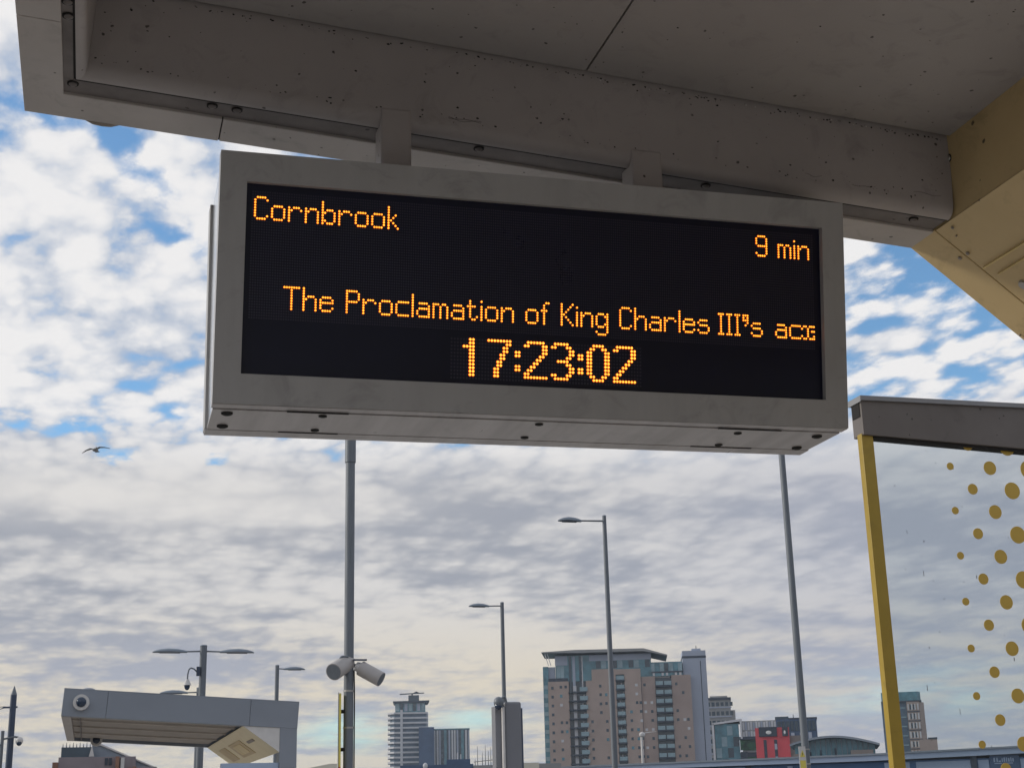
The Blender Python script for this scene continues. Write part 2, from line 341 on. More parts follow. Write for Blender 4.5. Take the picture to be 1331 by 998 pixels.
# edge trim, in lengths with open joints
def trim_far(x0, x1): MB(K).prism([(.086, -.003), (.215, -.003), (.2165, .0), (.2165, .38), (.086, .38)], x0, x1, 'x').build('edge_trim', M['canopy_light'], shel, bevel=.002)
for x0, x1 in ((.3685, 1.62), (1.623, xr+.0)): trim_far(x0, x1)
MB(K).prism([(-.138, -.272), (-.037, -.272), (-.037, .086), (.3655, .086), (.3655, .2165), (-.138, .2165)], -.003, .38, 'z').build('edge_trim', M['canopy_light'], shel, bevel=.002)
for y0, y1 in ((-1.90, -.275), (-4.2, -1.903), (YN, -4.203)):
    MB(K).box(-.138, -.037, y0, y1, -.0035, .38).build('edge_trim', M['canopy_light'], shel, bevel=.002)
MB(K).box(.355, .379, .090, .2145, .0035, .37).build('joint_backing', M['gap'], shel)  # dark backing added so no sky shows through the joint
MB(K).box(.3656, .3684, .088, .2155, .0005, .30).build('joint_blackout', M['gap'], shel)  # near-black strip added to keep the open joint dark
# soffit panels
for x0, x1 in ((.022, 1.3275), (1.3325, xr-.006)):
    for y0, y1 in ((-2.6, -.044), (-5.2, -2.605), (YN, -5.205)):
        MB(K).box(x0, x1, y0, y1, .254, .27).build('soffit_panel', M['soffit'], shel, bevel=.0015)
MB(K).box(-.03, 3.1, YN, .08, .30, .39).build('roof_deck', M['gap'], shel)
MB(K).box(-.1365, 3.35, YN, .216, .3905, .41).build('roof_sheet', M['canopy'], shel)
# a curved flashing lip peeping below the trim at the left
MB(K).ell((.06, .222, .012), .052, .010, .022, 16, 6).build('drain_lip', M['slat'], shel, smooth=True)
# bolts: domed heads in their washers on the channel
bolt_src = None
for bx_, by_ in ((-.022, -.361), (-.021, -.297), (-.014, .032), (.335, .031), (.399, .032), (1.052, .031), (1.72, .033), (2.385, .034)):
    c = A0+UX*bx_+Vector((0, by_, 0))+UN*.002-base
    if bolt_src is None:
        b = MB().ell((0, 0, 0), .011, .011, .006, 14, 5); bolt_src = b.build('bolt', M['channel'], shel, smooth=True)
        w = MB().tube((0, 0, -.0005), (0, 0, .002), .0145, n=18).build('washer', M['gap'], bolt_src)
        bolt_src.location = c
    else:
        o = inst(bolt_src, shel, c); w2 = w.copy(); col.objects.link(w2); w2.parent = o
# grime caught in the seams and on the lower lip: flecks, clots and a few web threads
gr = MB(K); gw = MB(K); rg_ = random.Random(11)
def fleck(b, x, y, z, r):
    n = 7; a0 = rg_.random()*6; q = [r*rg_.uniform(.45, 1.2) for _ in range(n)]
    vs = [(x+q[i]*1.6*math.cos(a0+i*6.283/n), y, z+q[i]*math.sin(a0+i*6.283/n)) for i in range(n)]+[(x, y-.0012, z)]
    b.add(vs, [(i, (i+1) % n, n) for i in range(n)])
def fleck_h(b, x, y, z, r):
    n = 7; a0 = rg_.random()*6; q = [r*rg_.uniform(.45, 1.2) for _ in range(n)]
    vs = [(x+q[i]*1.3*math.cos(a0+i*6.283/n), y+q[i]*math.sin(a0+i*6.283/n), z) for i in range(n)]+[(x, y, z-.0012)]
    b.add(vs, [(i, (i+1) % n, n) for i in range(n)])
for i in range(150):
    x = 2.46*rg_.random()**.8; fleck(gr, x, -.0304, .249-abs(rg_.gauss(0, .006)), rg_.uniform(.0008, .0030))
for i in range(75): fleck(gr, rg_.uniform(.03, 2.45), -.0304, rg_.uniform(.03, .24), rg_.choice([.0008, .001, .0013, .002, .003]))
for i in range(60): fleck(gr, rg_.uniform(.03, 2.45), -.0304, .036+abs(rg_.gauss(0, .012)), rg_.uniform(.0008, .0026))
for i in range(90): fleck_h(gr, rg_.uniform(.03, 2.45), -rg_.uniform(.05, 1.1)**1.0, .2536, rg_.choice([.0008, .001, .0015, .002, .0032]))
for i in range(14): fleck(gw, rg_.uniform(1.3, 2.3), -.0306, .249-rg_.random()*.012, rg_.uniform(.001, .0028))
gr.build('grime_flecks', M['gap'], shel)['kind'] = 'stuff'
gw.build('pale_droppings', M['white'], shel)['kind'] = 'stuff'
for k in range(5):
    x0 = rg_.choice([.25, .5, .95, 1.35, 1.8, 2.0, 2.15, 2.25, 2.35]); z0 = rg_.uniform(.036, .06); L0 = rg_.uniform(.03, .11); sg = rg_.uniform(.002, .005)
    pts = [(x0+L0*t/6, -.0315, z0+sg*math.sin(t*1.1+k)) for t in range(7)]
    MB(K).path(pts, .00035, 4).build('web_thread', M['gap'], shel)
# yellow gusset: vertical side face, then the underside slopes down to the column
G0 = Vector((2.358, 0, 3.239)); SL = R(37.2); GD = Vector((math.cos(SL), 0, -math.sin(SL))); GN = Vector((-math.sin(SL), 0, -math.cos(SL)))   # outward (down-left)
Tg = Matrix(((GD.x, 0, GN.x, G0.x-base.x), (0, 1, 0, 3.4-base.y), (GD.z, 0, GN.z, G0.z-base.z), (0, 0, 0, 1)))
L = .78
topz = 3.50
MB().box(2.362-base.x, 2.375-base.x, YN+3.4-base.y, 3.478-base.y, 3.236, 3.60).build('gusset_side', M['yellow'], shel)
MB(Tg).box(.0, L, YN, .0775, -.012, 0.0).build('gusset_underside', M['yellow'], shel, bevel=.002)
MB(Tg).box(-.004, L, .0795, .2168, -.030, .0015).build('gusset_edge_strip', M['yellow'], shel, bevel=.002)
MB().prism([(2.362-base.x, 3.24), (2.362-base.x, 3.6), (3.3-base.x, 3.55), (3.3-base.x, 2.78), (2.358+GD.x*L-base.x, 3.239+GD.z*L)], .10, .113, 'y').build('gusset_end_plate', M['yellow'], shel)
MB(Tg).box(.182, .70, -1.5, .0635, 0.0, .005).build('access_plate', M['yellow'], shel, bevel=.0015)
MB(Tg).box(.179, .1835, -1.5, .0635, 0.0, .0095).build('plate_lip', M['yellow_edge'], shel, bevel=.001)
MB(Tg).box(.2215, .64, -1.44, .0375, .005, .011).build('access_door', M['yellow'], shel, bevel=.0015)
MB(Tg).box(.2190, .2215, -1.44, .0375, .005, .0145).build('plate_lip', M['yellow_edge'], shel, bevel=.001)
MB(Tg).tube((.290, -.006, .011), (.290, -.006, .019), .0175, .015, 20).build('door_lock', M['steel'], shel, smooth=True)
for p, r_ in (((.115, .100), .0065), ((.116, .060), .0065), ((.022, .012), .005), ((.05, .03), .003), ((.434, .205), .004)):
    b = MB(Tg).ell((p[0], p[1], .004 if p[1] < .08 else .0045), r_, r_, .004, 12, 5).build('gusset_screw', M['slat'], shel, smooth=True)
b = MB().tube((2.3615-base.x, 3.372-base.y, 3.428), (2.357-base.x, 3.372-base.y, 3.428), .010, .008, 14).build('side_bolt', M['steel'], shel, smooth=True)
MB().tube((2.3618-base.x, 3.372-base.y, 3.428), (2.3605-base.x, 3.372-base.y, 3.428), .0135, n=16).build('washer', M['gap'], b)
MB().box(-.02, .26, -.45, .115, 0, 3.45).build('column', M['yellow'], shel, bevel=.01)
MB().box(-.02, .26, -5.6, -5.1, 0, 3.45).build('column', M['yellow'], shel, bevel=.01)

# ------------------------------------------------------------------ the departure board
SX = Vector((0.99993, -0.00498, 0.01084)); yw = R(-.2853)
SY = Vector((-math.sin(yw), math.cos(yw), 0)); SZ = SX.cross(SY)
SO = Vector((0.236, 3.372, 2.556))
board = empty('departure_board', SO, 0, 'long grey LED departure board hanging under the canopy with amber dot lettering', 'display board')
Ts = Matrix(((SX.x, SY.x, SZ.x, 0), (SX.y, SY.y, SZ.y, 0), (SX.z, SY.z, SZ.z, 0), (0, 0, 0, 1)))
W_, H_ = 1.701, .629
tl = R(8.757)
# front plane frame: u right, v down from the top edge, d out of the face
def FP(u, v, d=0.0):
    h = H_-v
    return (u, -math.sin(tl)*h-math.cos(tl)*d, math.cos(tl)*h-math.sin(tl)*d)
class FB(MB):
    def fbox(s, u0, u1, v0, v1, d0, d1):
        c = [FP(u, v, d) for d in (d0, d1) for (u, v) in ((u0, v1), (u1, v1), (u1, v0), (u0, v0))]
        return s.add(c, [(0, 3, 2, 1), (4, 5, 6, 7), (0, 1, 5, 4), (1, 2, 6, 5), (2, 3, 7, 6), (3, 0, 4, 7)])
bw, bt = .0655, .0745
body = MB(Ts).prism([(.046, .004), (.287, .004), (.287, .612), (-.046, .612)], .005, W_-.005, 'x').build('housing', M['side'], board)
# bezel: four mitred rails with their depth
dd = -.046
def rail(pts):
    b = FB(Ts); c = [FP(u, v, 0) for u, v in pts]+[FP(u, v, dd) for u, v in pts]
    b.add(c, [(0, 1, 2, 3), (7, 6, 5, 4), (0, 4, 5, 1), (1, 5, 6, 2), (2, 6, 7, 3), (3, 7, 4, 0)])
    return b
bz = FB(Ts)
for pts in ([(0, H_), (W_, H_), (W_-bw, H_-bt), (bw, H_-bt)], [(W_, 0), (0, 0), (bw, bt), (W_-bw, bt)], [(0, 0), (0, H_), (bw, H_-bt), (bw, bt)], [(W_, H_), (W_, 0), (W_-bw, bt), (W_-bw, H_-bt)]):
    r_ = rail(pts); k = len(bz.v); bz.v += r_.v; bz.f += [tuple(i+k for i in f) for f in r_.f]
bz.build('front_frame', M['frame'], board)
bk = MB(Ts).box(-.002, W_+.002, .236, .292, -.001, .618).build('rear_frame', M['frame'], board, bevel=.002)
# underside: front lip, service panel, rear lip with dark slots between
MB(Ts).box(.0, W_, .004, .040, -.0015, .004).build('bottom_lip', M['under'], board, bevel=.001)
up = MB(Ts).box(.004, W_-.004, .0425, .234, -.004, .0036).build('bottom_panel', M['under'], board, bevel=.0012)
MB(Ts).box(.0, W_, .2365, .2925, -.005, -.0012).build('bottom_lip', M['under'], board, bevel=.001)
MB(Ts).box(.184, .337, .0385, .0435, -.0048, -.003).build('slot', M['black'], board)
MB(Ts).box(.185, .340, .2325, .2375, -.0058, -.003).build('slot', M['black'], board)
MB(Ts).box(1.335, 1.52, .0385, .0435, -.0048, -.003).build('slot', M['black'], board)
MB(Ts).box(1.335, 1.52, .2325, .2375, -.0058, -.003).build('slot', M['black'], board)
hole = None
for (hx, hy, rr_) in ((.041, .072, 1.3), (.040, .195, 1.3), (.276, .065, 1), (.276, .204, 1), (.841, .204, 1), (.840, .064, 1), (1.408, .078, 1), (1.409, .209, 1), (1.646, .079, 1.3), (1.650, .210, 1.3)):
    p = SX*hx+SY*hy+SZ*(-.0052)
    if hole is None:
        hole = MB().ell((0, 0, 0), .0115, .0115, .0035, 16, 5).build('panel_screw', M['black'], board, smooth=True); o = hole
    else: o = inst(hole, board, p)
    o.location = p; o.scale = (rr_, rr_, 1.6 if rr_ > 1 else 1)
# stub hangers up to the canopy
for ux_, uw_ in ((.769, .082), (1.472, .090)):
    w0 = A0+UX*ux_; w1 = A0+UX*(ux_+uw_)
    MB().box(w0.x-SO.x, w1.x-SO.x, 3.366-SO.y, 3.45-SO.y, .60, w0.z+.045-SO.z).build('hanger', M['canopy'], board, bevel=.006)
# recessed screen
MB(Ts)
scr = FB(Ts).fbox(bw-.002, W_-bw+.002, bt-.002, H_-bt+.002, -.030, -.018).build('screen', M['board'], board)
def UV(u, v): return u+.081, v+.089      # panel coordinates -> frame coordinates
PU, PV = .006, .00676
U0, V0 = .0015, .0059
# unlit LEDs (far too many and too small to pick apart)
b = FB(Ts)
CU, CV, CP, CR = .512, .3485, .00812, .0091
GL = {}
def g(ch, w, rows):
    GL[ch] = (w, [(c, r) for r, cs in rows.items() for c in cs])
rg = lambda a, b_: list(range(a, b_+1))
def cols(*sp):
    d = {}
    for c, rs in sp:
        for r in rs: d.setdefault(r, []).append(c)
    return d
def mk(ch, w, hor, ver):
    s = set()
    for r, cs in hor: s |= {(c, r) for c in cs}
    for c, rs in ver: s |= {(c, r) for r in rs}
    GL[ch] = (w, sorted(s))
mk('C', 6, [(0, rg(1, 4)), (8, rg(1, 4)), (1, [5]), (7, [5])], [(0, rg(1, 7))])
mk('o', 6, [(3, rg(1, 4)), (8, rg(1, 4))], [(0, rg(4, 7)), (5, rg(4, 7))])
mk('r', 6, [(4, [1, 5]), (3, [2, 3, 4])], [(0, rg(3, 8))])
mk('n', 6, [(4, [1]), (3, [2, 3, 4])], [(0, rg(3, 8)), (5, rg(4, 8))])
mk('b', 6, [(4, [1]), (3, [2, 3, 4]), (7, [1]), (8, [2, 3, 4])], [(0, rg(0, 8)), (5, rg(4, 7))])
mk('k', 5, [(5, [1]), (4, [2]), (3, [3]), (6, [2]), (7, [3]), (8, [4])], [(0, rg(0, 8))])
mk('T', 7, [(0, rg(0, 6))], [(3, rg(0, 8))])
mk('h', 6, [(4, [1]), (3, [2, 3, 4])], [(0, rg(0, 8)), (5, rg(4, 8))])
mk('e', 6, [(3, rg(1, 4)), (5, rg(0, 5)), (8, rg(1, 4))], [(0, rg(4, 7)), (5, [4, 7])])
mk('P', 6, [(0, rg(0, 4)), (4, rg(0, 4))], [(0, rg(0, 8)), (5, rg(1, 3))])
mk('c', 6, [(3, rg(1, 5)), (8, rg(1, 5))], [(0, rg(4, 7))])
mk('l', 1, [], [(0, rg(0, 8))])
mk('a', 6, [(3, rg(1, 4)), (5, rg(1, 5)), (8, rg(1, 5))], [(0, [6, 7]), (5, rg(4, 8))])
mk('m', 7, [(3, [0, 1, 2, 4, 5])], [(0, rg(3, 8)), (3, rg(4, 8)), (6, rg(4, 8))])
mk('t', 5, [(3, rg(0, 3)), (8, [2, 3]), (7, [4])], [(1, rg(1, 7))])
mk('i', 1, [(1, [0])], [(0, rg(3, 8))])
mk('f', 4, [(0, [2, 3]), (3, [0, 1, 2])], [(1, rg(1, 8))])
mk('K', 6, [(4, [1]), (3, [2]), (2, [3]), (1, [4]), (0, [5]), (5, [2]), (6, [3]), (7, [4]), (8, [5])], [(0, rg(0, 8))])
mk('g', 6, [(3, rg(1, 3)), (8, rg(1, 3)), (4, [4]), (7, [4]), (11, rg(1, 4)), (10, [0])], [(0, rg(4, 7)), (5, rg(3, 10))])
mk('s', 6, [(3, rg(1, 4)), (4, [0]), (5, rg(1, 4)), (7, [0]), (8, rg(1, 4))], [(5, [6, 7])])
mk('I', 3, [(0, [0, 1, 2]), (8, [0, 1, 2])], [(1, rg(0, 8))])
mk("'", 3, [(0, [0, 1, 2]), (1, [0, 2]), (2, [0, 1, 2]), (3, [2]), (4, [1])], [])
mk('9', 6, [(0, rg(1, 4)), (4, rg(1, 5)), (7, [0]), (8, rg(1, 4))], [(0, rg(1, 3)), (5, rg(1, 7))])
def word(txt, c0, r0, space=5):
    out = []; c = c0
    for ch in txt:
        if ch == ' ': c += space-1; continue
        w, pts = GL[ch]; out += [(c+a, r0+b_) for a, b_ in pts]; c += w+1
    return out
top_l = word('Cornbrook', 1, 2)
top_r = word('9', 213+14, 2)+word('min', 224+14, 2)
mid = word('The Proclamation', 14, 35)+word('of', 118, 35)+word('King', 134, 35)+word('Charles', 161, 35)+word('III', 208, 35)+word("'", 220, 35)+word('s', 224, 35)+word('ac', 236, 35)
mid += [(250, 38), (251, 38), (249, 39), (249, 42), (250, 43), (251, 43), (252, 39), (252, 40), (252, 41), (252, 42), (253, 38), (254, 38), (255, 38), (254, 40), (255, 40), (253, 43), (254, 43), (255, 43), (255, 42)]
mid = [p for p in mid if p[0] < 256]
BIG = {}
BIG['1'] = [(c, r) for r in range(11) for c in (2, 3)]+[(0, 2), (1, 2)]
BIG['7'] = [(c, 0) for c in range(8)]+[(c+k, r) for r, c in ((1, 6), (2, 5), (3, 5), (4, 4), (5, 4), (6, 3), (7, 3), (8, 2), (9, 2), (10, 2)) for k in (0, 1)]
BIG['2'] = [(c, 0) for c in range(1, 7)]+[(0, 1), (1, 1), (6, 1), (7, 1)]+[(c+k, r) for r, c in ((2, 6), (3, 6), (4, 5), (5, 4), (6, 3), (7, 2), (8, 1), (9, 0)) for k in (0, 1)]+[(c, 10) for c in range(8)]
BIG['3'] = [(c, 0) for c in range(1, 6)]+[(0, 1), (1, 1), (5, 1), (6, 1), (6, 2), (7, 2), (6, 3), (7, 3), (5, 4), (6, 4), (2, 5), (3, 5), (4, 5), (5, 5), (5, 6), (6, 6), (6, 7), (7, 7), (6, 8), (7, 8), (0, 9), (1, 9), (5, 9), (6, 9)]+[(c, 10) for c in range(1, 6)]
BIG['0'] = [(c, 0) for c in range(2, 6)]+[(1, 1), (2, 1), (5, 1), (6, 1), (1, 9), (2, 9), (5, 9), (6, 9)]+[(c, r) for r in range(2, 9) for c in (0, 1, 6, 7)]+[(c, 10) for c in range(2, 6)]
BIG[':'] = [(c, r) for c in (0, 1) for r in (3, 4, 7, 8)]
clock = []
for ch, c0 in (('1', 4), ('7', 12), (':', 21), ('2', 24), ('3', 33), (':', 42), ('0', 45), ('2', 54)): clock += [(c0+a, b_) for a, b_ in BIG[ch]]
lit = set(top_l+top_r+mid); litc = set(clock)
def led(b, u, v, r, n=6, h=.0020):
    """a small faceted lens on the board: bright centre, flank glowing dim red as its halo"""
    u, v = UV(u, v)
    ring = [FP(u+r*math.cos(2*math.pi*(i+.5)/n), v+r*math.sin(2*math.pi*(i+.5)/n), -.0179) for i in range(n)]
    top = [FP(u+r*.74*math.cos(2*math.pi*(i+.5)/n), v+r*.74*math.sin(2*math.pi*(i+.5)/n), -.0179+h) for i in range(n)]
    k = len(b.f)
    b.add(ring+top, [(i, i+n, (i+1) % n+n, (i+1) % n) for i in range(n)]+[tuple(range(n, 2*n))])
    b.tops = getattr(b, 'tops', [])+[k+n]
def flank(o, b, m):
    o.data.materials.append(m); t = set(b.tops)
    for p in o.data.polygons: p.material_index = 0 if p.index in t else 1
def quad(b, u, v, r, d=-.0172):
    u, v = UV(u, v); b.add([FP(u-r, v+r, d), FP(u+r, v+r, d), FP(u+r, v-r, d), FP(u-r, v-r, d)], [(0, 1, 2, 3)])
b = FB(Ts)
for r in range(48):
    for c in range(256):
        if (c, r) not in lit: quad(b, U0+c*PU, V0+r*PV, .00195)
b.build('unlit_leds', M['led_off'], scr)['kind'] = 'stuff'
b = FB(Ts)
for r in range(12):
    for c in range(64):
        if (c, r) not in litc: quad(b, CU+c*CP, CV+r*CR, .0024)
b.build('unlit_leds', M['led_off'], scr)['kind'] = 'stuff'
for nm, pts, lab in (('lit_text', top_l, 'amber word Cornbrook'), ('lit_text', top_r, 'amber text 9 min'), ('lit_text', mid, 'amber scrolling line about the Proclamation of King Charles III')):
    b = FB(Ts)
    for c, r in sorted(set(pts)): led(b, U0+c*PU, V0+r*PV, .0033)
    o = b.build(nm, M['led'], scr); flank(o, b, M['led_flank']); o['label'] = lab; o['kind'] = 'stuff'
b = FB(Ts)
for c, r in sorted(litc): led(b, CU+c*CP, CV+r*CR, .0043, 8)
o = b.build('lit_clock', M['led_big'], scr); flank(o, b, M['led_flank']); o['label'] = 'larger amber digits 17:23:02'; o['kind'] = 'stuff'

# ------------------------------------------------------------------ glass screen with yellow post, right
gs = empty('glass_screen', (2.96, 5.0, 0), 0, 'glass windbreak with yellow post and yellow dots, at the lower right', 'glass screen')
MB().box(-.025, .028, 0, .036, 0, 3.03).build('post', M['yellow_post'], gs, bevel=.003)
MB().prism([(-.021, 3.022), (-.021, 3.170), (2.4, 3.195), (2.4, 2.935), (.03, 3.020)], -.012, .07, 'y').build('top_rail', M['rail'], gs, bevel=.003)
MB().prism([(-.028, 3.158), (-.026, 3.184), (2.42, 3.206), (2.42, 3.188), (-.020, 3.165)], -.022, .10, 'y').build('rail_cap', M['rail_cap'], gs)
MB().prism([(.03, 3.0195), (.03, 3.012), (2.4, 2.920), (2.4, 2.9345)], -.004, .05, 'y').build('rail_gasket', M['gap'], gs)
MB().box(-.024, -.0215, .0, .06, 3.10, 3.157).build('cap_end', M['gap'], gs)
pane = MB().box(.029, 2.4, .014, .024, .15, 3.05).build('pane', M['glass'], gs)
MB().box(.029, 2.4, .005, .033, .10, .149).build('bottom_rail', M['canopy_light'], gs)
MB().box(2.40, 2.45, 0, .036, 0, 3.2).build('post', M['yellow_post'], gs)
rad = [.0155, .0225, .029, .0355, .040, .0435, .045, .045, .045, .045, .045, .045]
srcs = {}
for k in range(12):
    for j in range(11):
        x = 3.338+.0937*k-2.96; z = (2.912 if k % 2 == 0 else 3.0045)-.1851*j
        if k not in srcs:
            srcs[k] = MB().tube((0, .0105, 0), (0, .0137, 0), rad[k], n=28).build('dot', M['dot'], pane); o = srcs[k]
        else: o = inst(srcs[k], pane, (0, 0, 0))
        o.location = (x, 0, z)
b = MB()
for i in range(30):
    x = random.uniform(.08, .75); z = random.uniform(1.75, 3.0); l = random.choice([.003, .004, .005, .008, .014, .022]) ; w = random.uniform(.0006, .0014)
    b.box(x-w, x+w, .0125, .0135, z-l, z)
b.build('dried_drips', M['ink'], pane)['kind'] = 'stuff'

# ------------------------------------------------------------------ poles and cameras in front
mast = empty('camera_mast', (2.545, 15, -.3), 0, 'tall grey mast with two drum cameras, behind the left half of the board', 'pole')
MB().tube((0, 0, 0), (0, 0, 5.57), .0515, .0500, 20).build('lower_pole', M['pole'], mast, smooth=True)
MB().tube((0, 0, 5.56), (0, 0, 7.6), .059, .057, 20).build('upper_pole', M['pole'], mast, smooth=True)
MB().tube((0, 0, 3.38), (0, 0, 3.46), .06, n=18).build('clamp', M['white'], mast, smooth=True)
for z in (2.54, 2.92): MB().box(-.085, -.035, -.03, .03, z-.015, z+.02).build('bracket', M['gap'], mast)
def drum(name, a, b_, r, label, inner=None):
    t = empty(name, a, 0, label, 'camera', 'drum cameras on the mast'); d = Vector(b_)-Vector(a)
    n = d.normalized()
    MB().tube((0, 0, 0), d, r, r, 26).build('drum', M['drum'], t, smooth=True, bevel=.006)
    MB().tube(-n*.003, n*.004, r*.90, r*.9, 26).build('front_face', M['pole'], t)
    return t, d
t, d = drum('drum_camera', (2.355, 14.80, 3.005), (2.53, 15.02, 3.12), .088, 'drum camera left of the mast, its grey round face towards us')
MB().path([(.07, .1, .12), (.10, .12, .165), (.17, .13, .17)], .014).build('mounting_arm', M['pole'], t, smooth=True)
t, d = drum('drum_camera', (2.860, 14.86, 2.935), (2.665, 14.97, 3.06), .078, 'drum camera right of the mast, tilted down to the right')
MB().tube((-.19, .11, .125), (-.24, .13, .15), .06, .045, 14).build('rear_cap', M['white'], t, smooth=True)
MB().box(-.28, -.14, .05, .10, .198, .214).build('mounting_arm', M['lens'], t)
MB().path([(-.24, .13, .15), (-.31, .14, .17)], .02).build('mounting_stub', M['pole'], t)
MB().path([(.058, -.02, z) for z in (0, 1.5, 3.1)]+[(.050, -.035, 3.34)], .007, 6).build('cable', M['gap'], mast)
for z in (1.9, 2.32, 2.75, 3.12): MB().tube((0, 0, z), (0, 0, z+.018), .0545, n=18).build('strap', M['steel'], mast)
# narrow sign plate seen edge-on, bracketed to the mast
pl = empty('edge_on_sign', (2.455, 14.98, 1.2), -R(9.3), 'narrow sign plate seen edge-on beside the mast, yellow above red', 'sign')
MB().box(-.012, .010, -.07, .07, .87, 1.60).build('yellow_plate', M['sign_yellow'], pl)
MB().box(-.012, .010, -.07, .07, .2, .868).build('red_plate', M['red_plate'], pl)
MB().box(-.020, -.0125, -.075, .075, .2, 1.61).build('plate_back', M['pole'], pl)

rp = empty('tall_pole', (10.285, 20, -.3), 0, 'plain tall grey pole rising behind the right end of the board', 'pole')
MB().tube((0, 0, 0), (0, 0, 8.9), .060, .046, 20).build('shaft', M['pole'], rp, smooth=True)
for z in (2.45, 2.66): MB().tube((0, 0, z), (0, 0, z+.02), .063, n=16).build('strap', M['steel'], rp)
ws = empty('warning_sign', (10.19, 19.92, 2.06), 0, 'small white and yellow warning plate fixed to the tall right-hand pole', 'sign')
MB().box(-.055, .055, 0, .006, 0, .35).build('plate', M['white'], ws)
MB().prism([(-.042, .20), (.042, .20), (0, .30)], -.003, -.0005, 'y').build('triangle', M['sign_yellow'], ws)
MB().prism([(-.006, .213), (.008, .240), (.0, .242), (.008, .275), (-.010, .243), (-.001, .241)], -.005, -.0032, 'y').build('lightning_mark', M['ink'], ws)
MB().box(-.045, .045, -.003, -.0005, .02, .15).build('yellow_panel', M['sign_yellow'], ws)

def street_lamp(name, x, y, top, r0, r1, arms, label, group='street lamps', head=.48, hz=None, z0=-.3, hw=.13):
    t = empty(name, (x, y, z0), 0, label, 'street lamp', group)
    MB().tube((0, 0, 0), (0, 0, top-z0), r0, r1, 16).build('pole', M['pole'], t, smooth=True)
    MB().tube((0, 0, top-z0-.005), (0, 0, top-z0+.02), r1*1.1, r1*.9, 16).build('pole_cap', M['lamp_head'], t)
    hz = top-.10 if hz is None else hz
    for s, L_ in arms:
        xa = s*(L_-head)
        MB().tube((s*r1*.8, 0, hz-z0+.01), (xa+s*.03, 0, hz-z0), .020, .018, 8).build('arm', M['pole'], t)
        h = MB(); n = 16; sec = []
        prof = [(0, .03, .030), (.10, .05, .05), (.28, .085, .078), (.55, .12, .088), (.78, .10, .068), (.93, .055, .034), (1.0, .012, .008)]
        vs = []
        for q, w, hh in prof:
            for i in range(n):
                a = 2*math.pi*i/n; zz = math.sin(a)
                vs.append((xa+s*q*head, hw/.13*w*math.cos(a), hz-z0+(hh*zz if zz > 0 else .022*zz)-.01))
        fs = [(j*n+i, j*n+(i+1) % n, (j+1)*n+(i+1) % n, (j+1)*n+i) for j in range(len(prof)-1) for i in range(n)]+[tuple(range(n)), tuple(range((len(prof)-1)*n, len(prof)*n))]
        hd = h.add(vs, fs).build('lamp_head', M['lamp_head'], t, smooth=True)
        MB().box(xa+s*.2*head if s > 0 else xa-.8*head, xa+s*.8*head if s > 0 else xa-.2*head, -.05, .05, hz-z0-.040, hz-z0-.030).build('lens', M['lens'], hd)
    return t
street_lamp('street_lamp', 10.88, 30, 7.92, .075, .045, [(-1, 1.10)], 'tall street lamp with one arm to the left, in front of the brown tower', head=.55, hz=7.80)
street_lamp('street_lamp', 11.53, 41, 7.52, .07, .055, [(-1, 1.02)], 'street lamp with one arm to the left, rising from the tall grey cabinet', head=.62, hz=7.42)
street_lamp('street_lamp', 2.53, 36, 5.64, .085, .085, [(-1, 1.21), (1, 1.22)], 'double-headed street lamp rising behind the far canopy', head=.82, hz=5.50, hw=.2)
street_lamp('street_lamp', 3.00, 44, 5.30, .070, .070, [(-1, 1.12)], 'street lamp whose left arm just clears the far canopy roof', head=.80, hz=5.17)
street_lamp('street_lamp', 5.77, 48, 6.36, .072, .065, [(1, .92)], 'small street lamp with one arm to the right, above the right end of far canopy', head=.70, hz=6.25)
sp = empty('street_lamp', (4.85+67.7, 186.4, -.3), 0, 'faint grey lamp post with short arm against the brown tower', 'street lamp', 'street lamps')
MB().tube((-.95, 0, 0), (-.95, 0, 11.4), .19, .16, 10).build('pole', M['white'], sp)
MB().ell((-.85, 0, 11.3), .45, .3, .38, 10, 5).build('lamp_head', M['white'], sp)
MB().tube((-.9, 0, 11.5), (1.2, 0, 11.7), .07, .05, 6).build('arm', M['white'], sp)
# swan-neck camera on the double lamp
sc_ = empty('dome_camera', (2.29, 35.9, 4.55), 0, 'swan-neck dome camera on the double-headed lamp post', 'camera')
MB().box(.08, .17, -.03, .05, .36, .58).build('wall_box', M['lens'], sc_)
MB().path([(.09, 0, .46), (.02, 0, .53), (-.06, 0, .55), (-.10, 0, .50), (-.12, 0, .40), (-.125, 0, .27)], .018).build('swan_neck', M['pole'], sc_, smooth=True)
MB().tube((-.125, 0, .28), (-.125, 0, .14), .035, .10, 14).build('hood', M['white'], sc_, smooth=True)
MB().ell((-.125, 0, .13), .07, .07, .11, 14, 6, -1, .3).build('dome', M['lens'], sc_, smooth=True)

# grey upright cabinet at the foot of the lamp, with a camera
cb = empty('equipment_cabinet', (6.25, 22, -.3), 0, 'tall narrow grey equipment cabinet standing left of the brown tower', 'cabinet')
MB().box(-.06, .215, 0, .30, 1.5, 3.535).build('door', M['cabinet'], cb, bevel=.03)
MB().box(-.215, -.065, -.0, .22, 1.5, 3.47).build('side_panel', M['cabinet'], cb, bevel=.01)
MB().box(.205, .242, .03, .28, 1.5, 3.44).build('edge_channel', M['pole_dark'], cb, bevel=.01)
MB().tube((-.10, -.05, 0), (-.10, -.05, 3.45), .028, .025, 12).build('pole', M['white'], cb, smooth=True)
MB().tube((-.11, .1, 0), (-.11, .1, 3.5), .06, .055, 12).build('support_pole', M['pole'], cb, smooth=True)
dc = empty('dome_camera', (6.06, 21.95, 3.05), 0, 'grey dome camera on top of the tall narrow cabinet', 'camera')
MB().ell((.01, -.05, .17), .082, .08, .085, 14, 6).build('hood', M['pole'], dc, smooth=True)
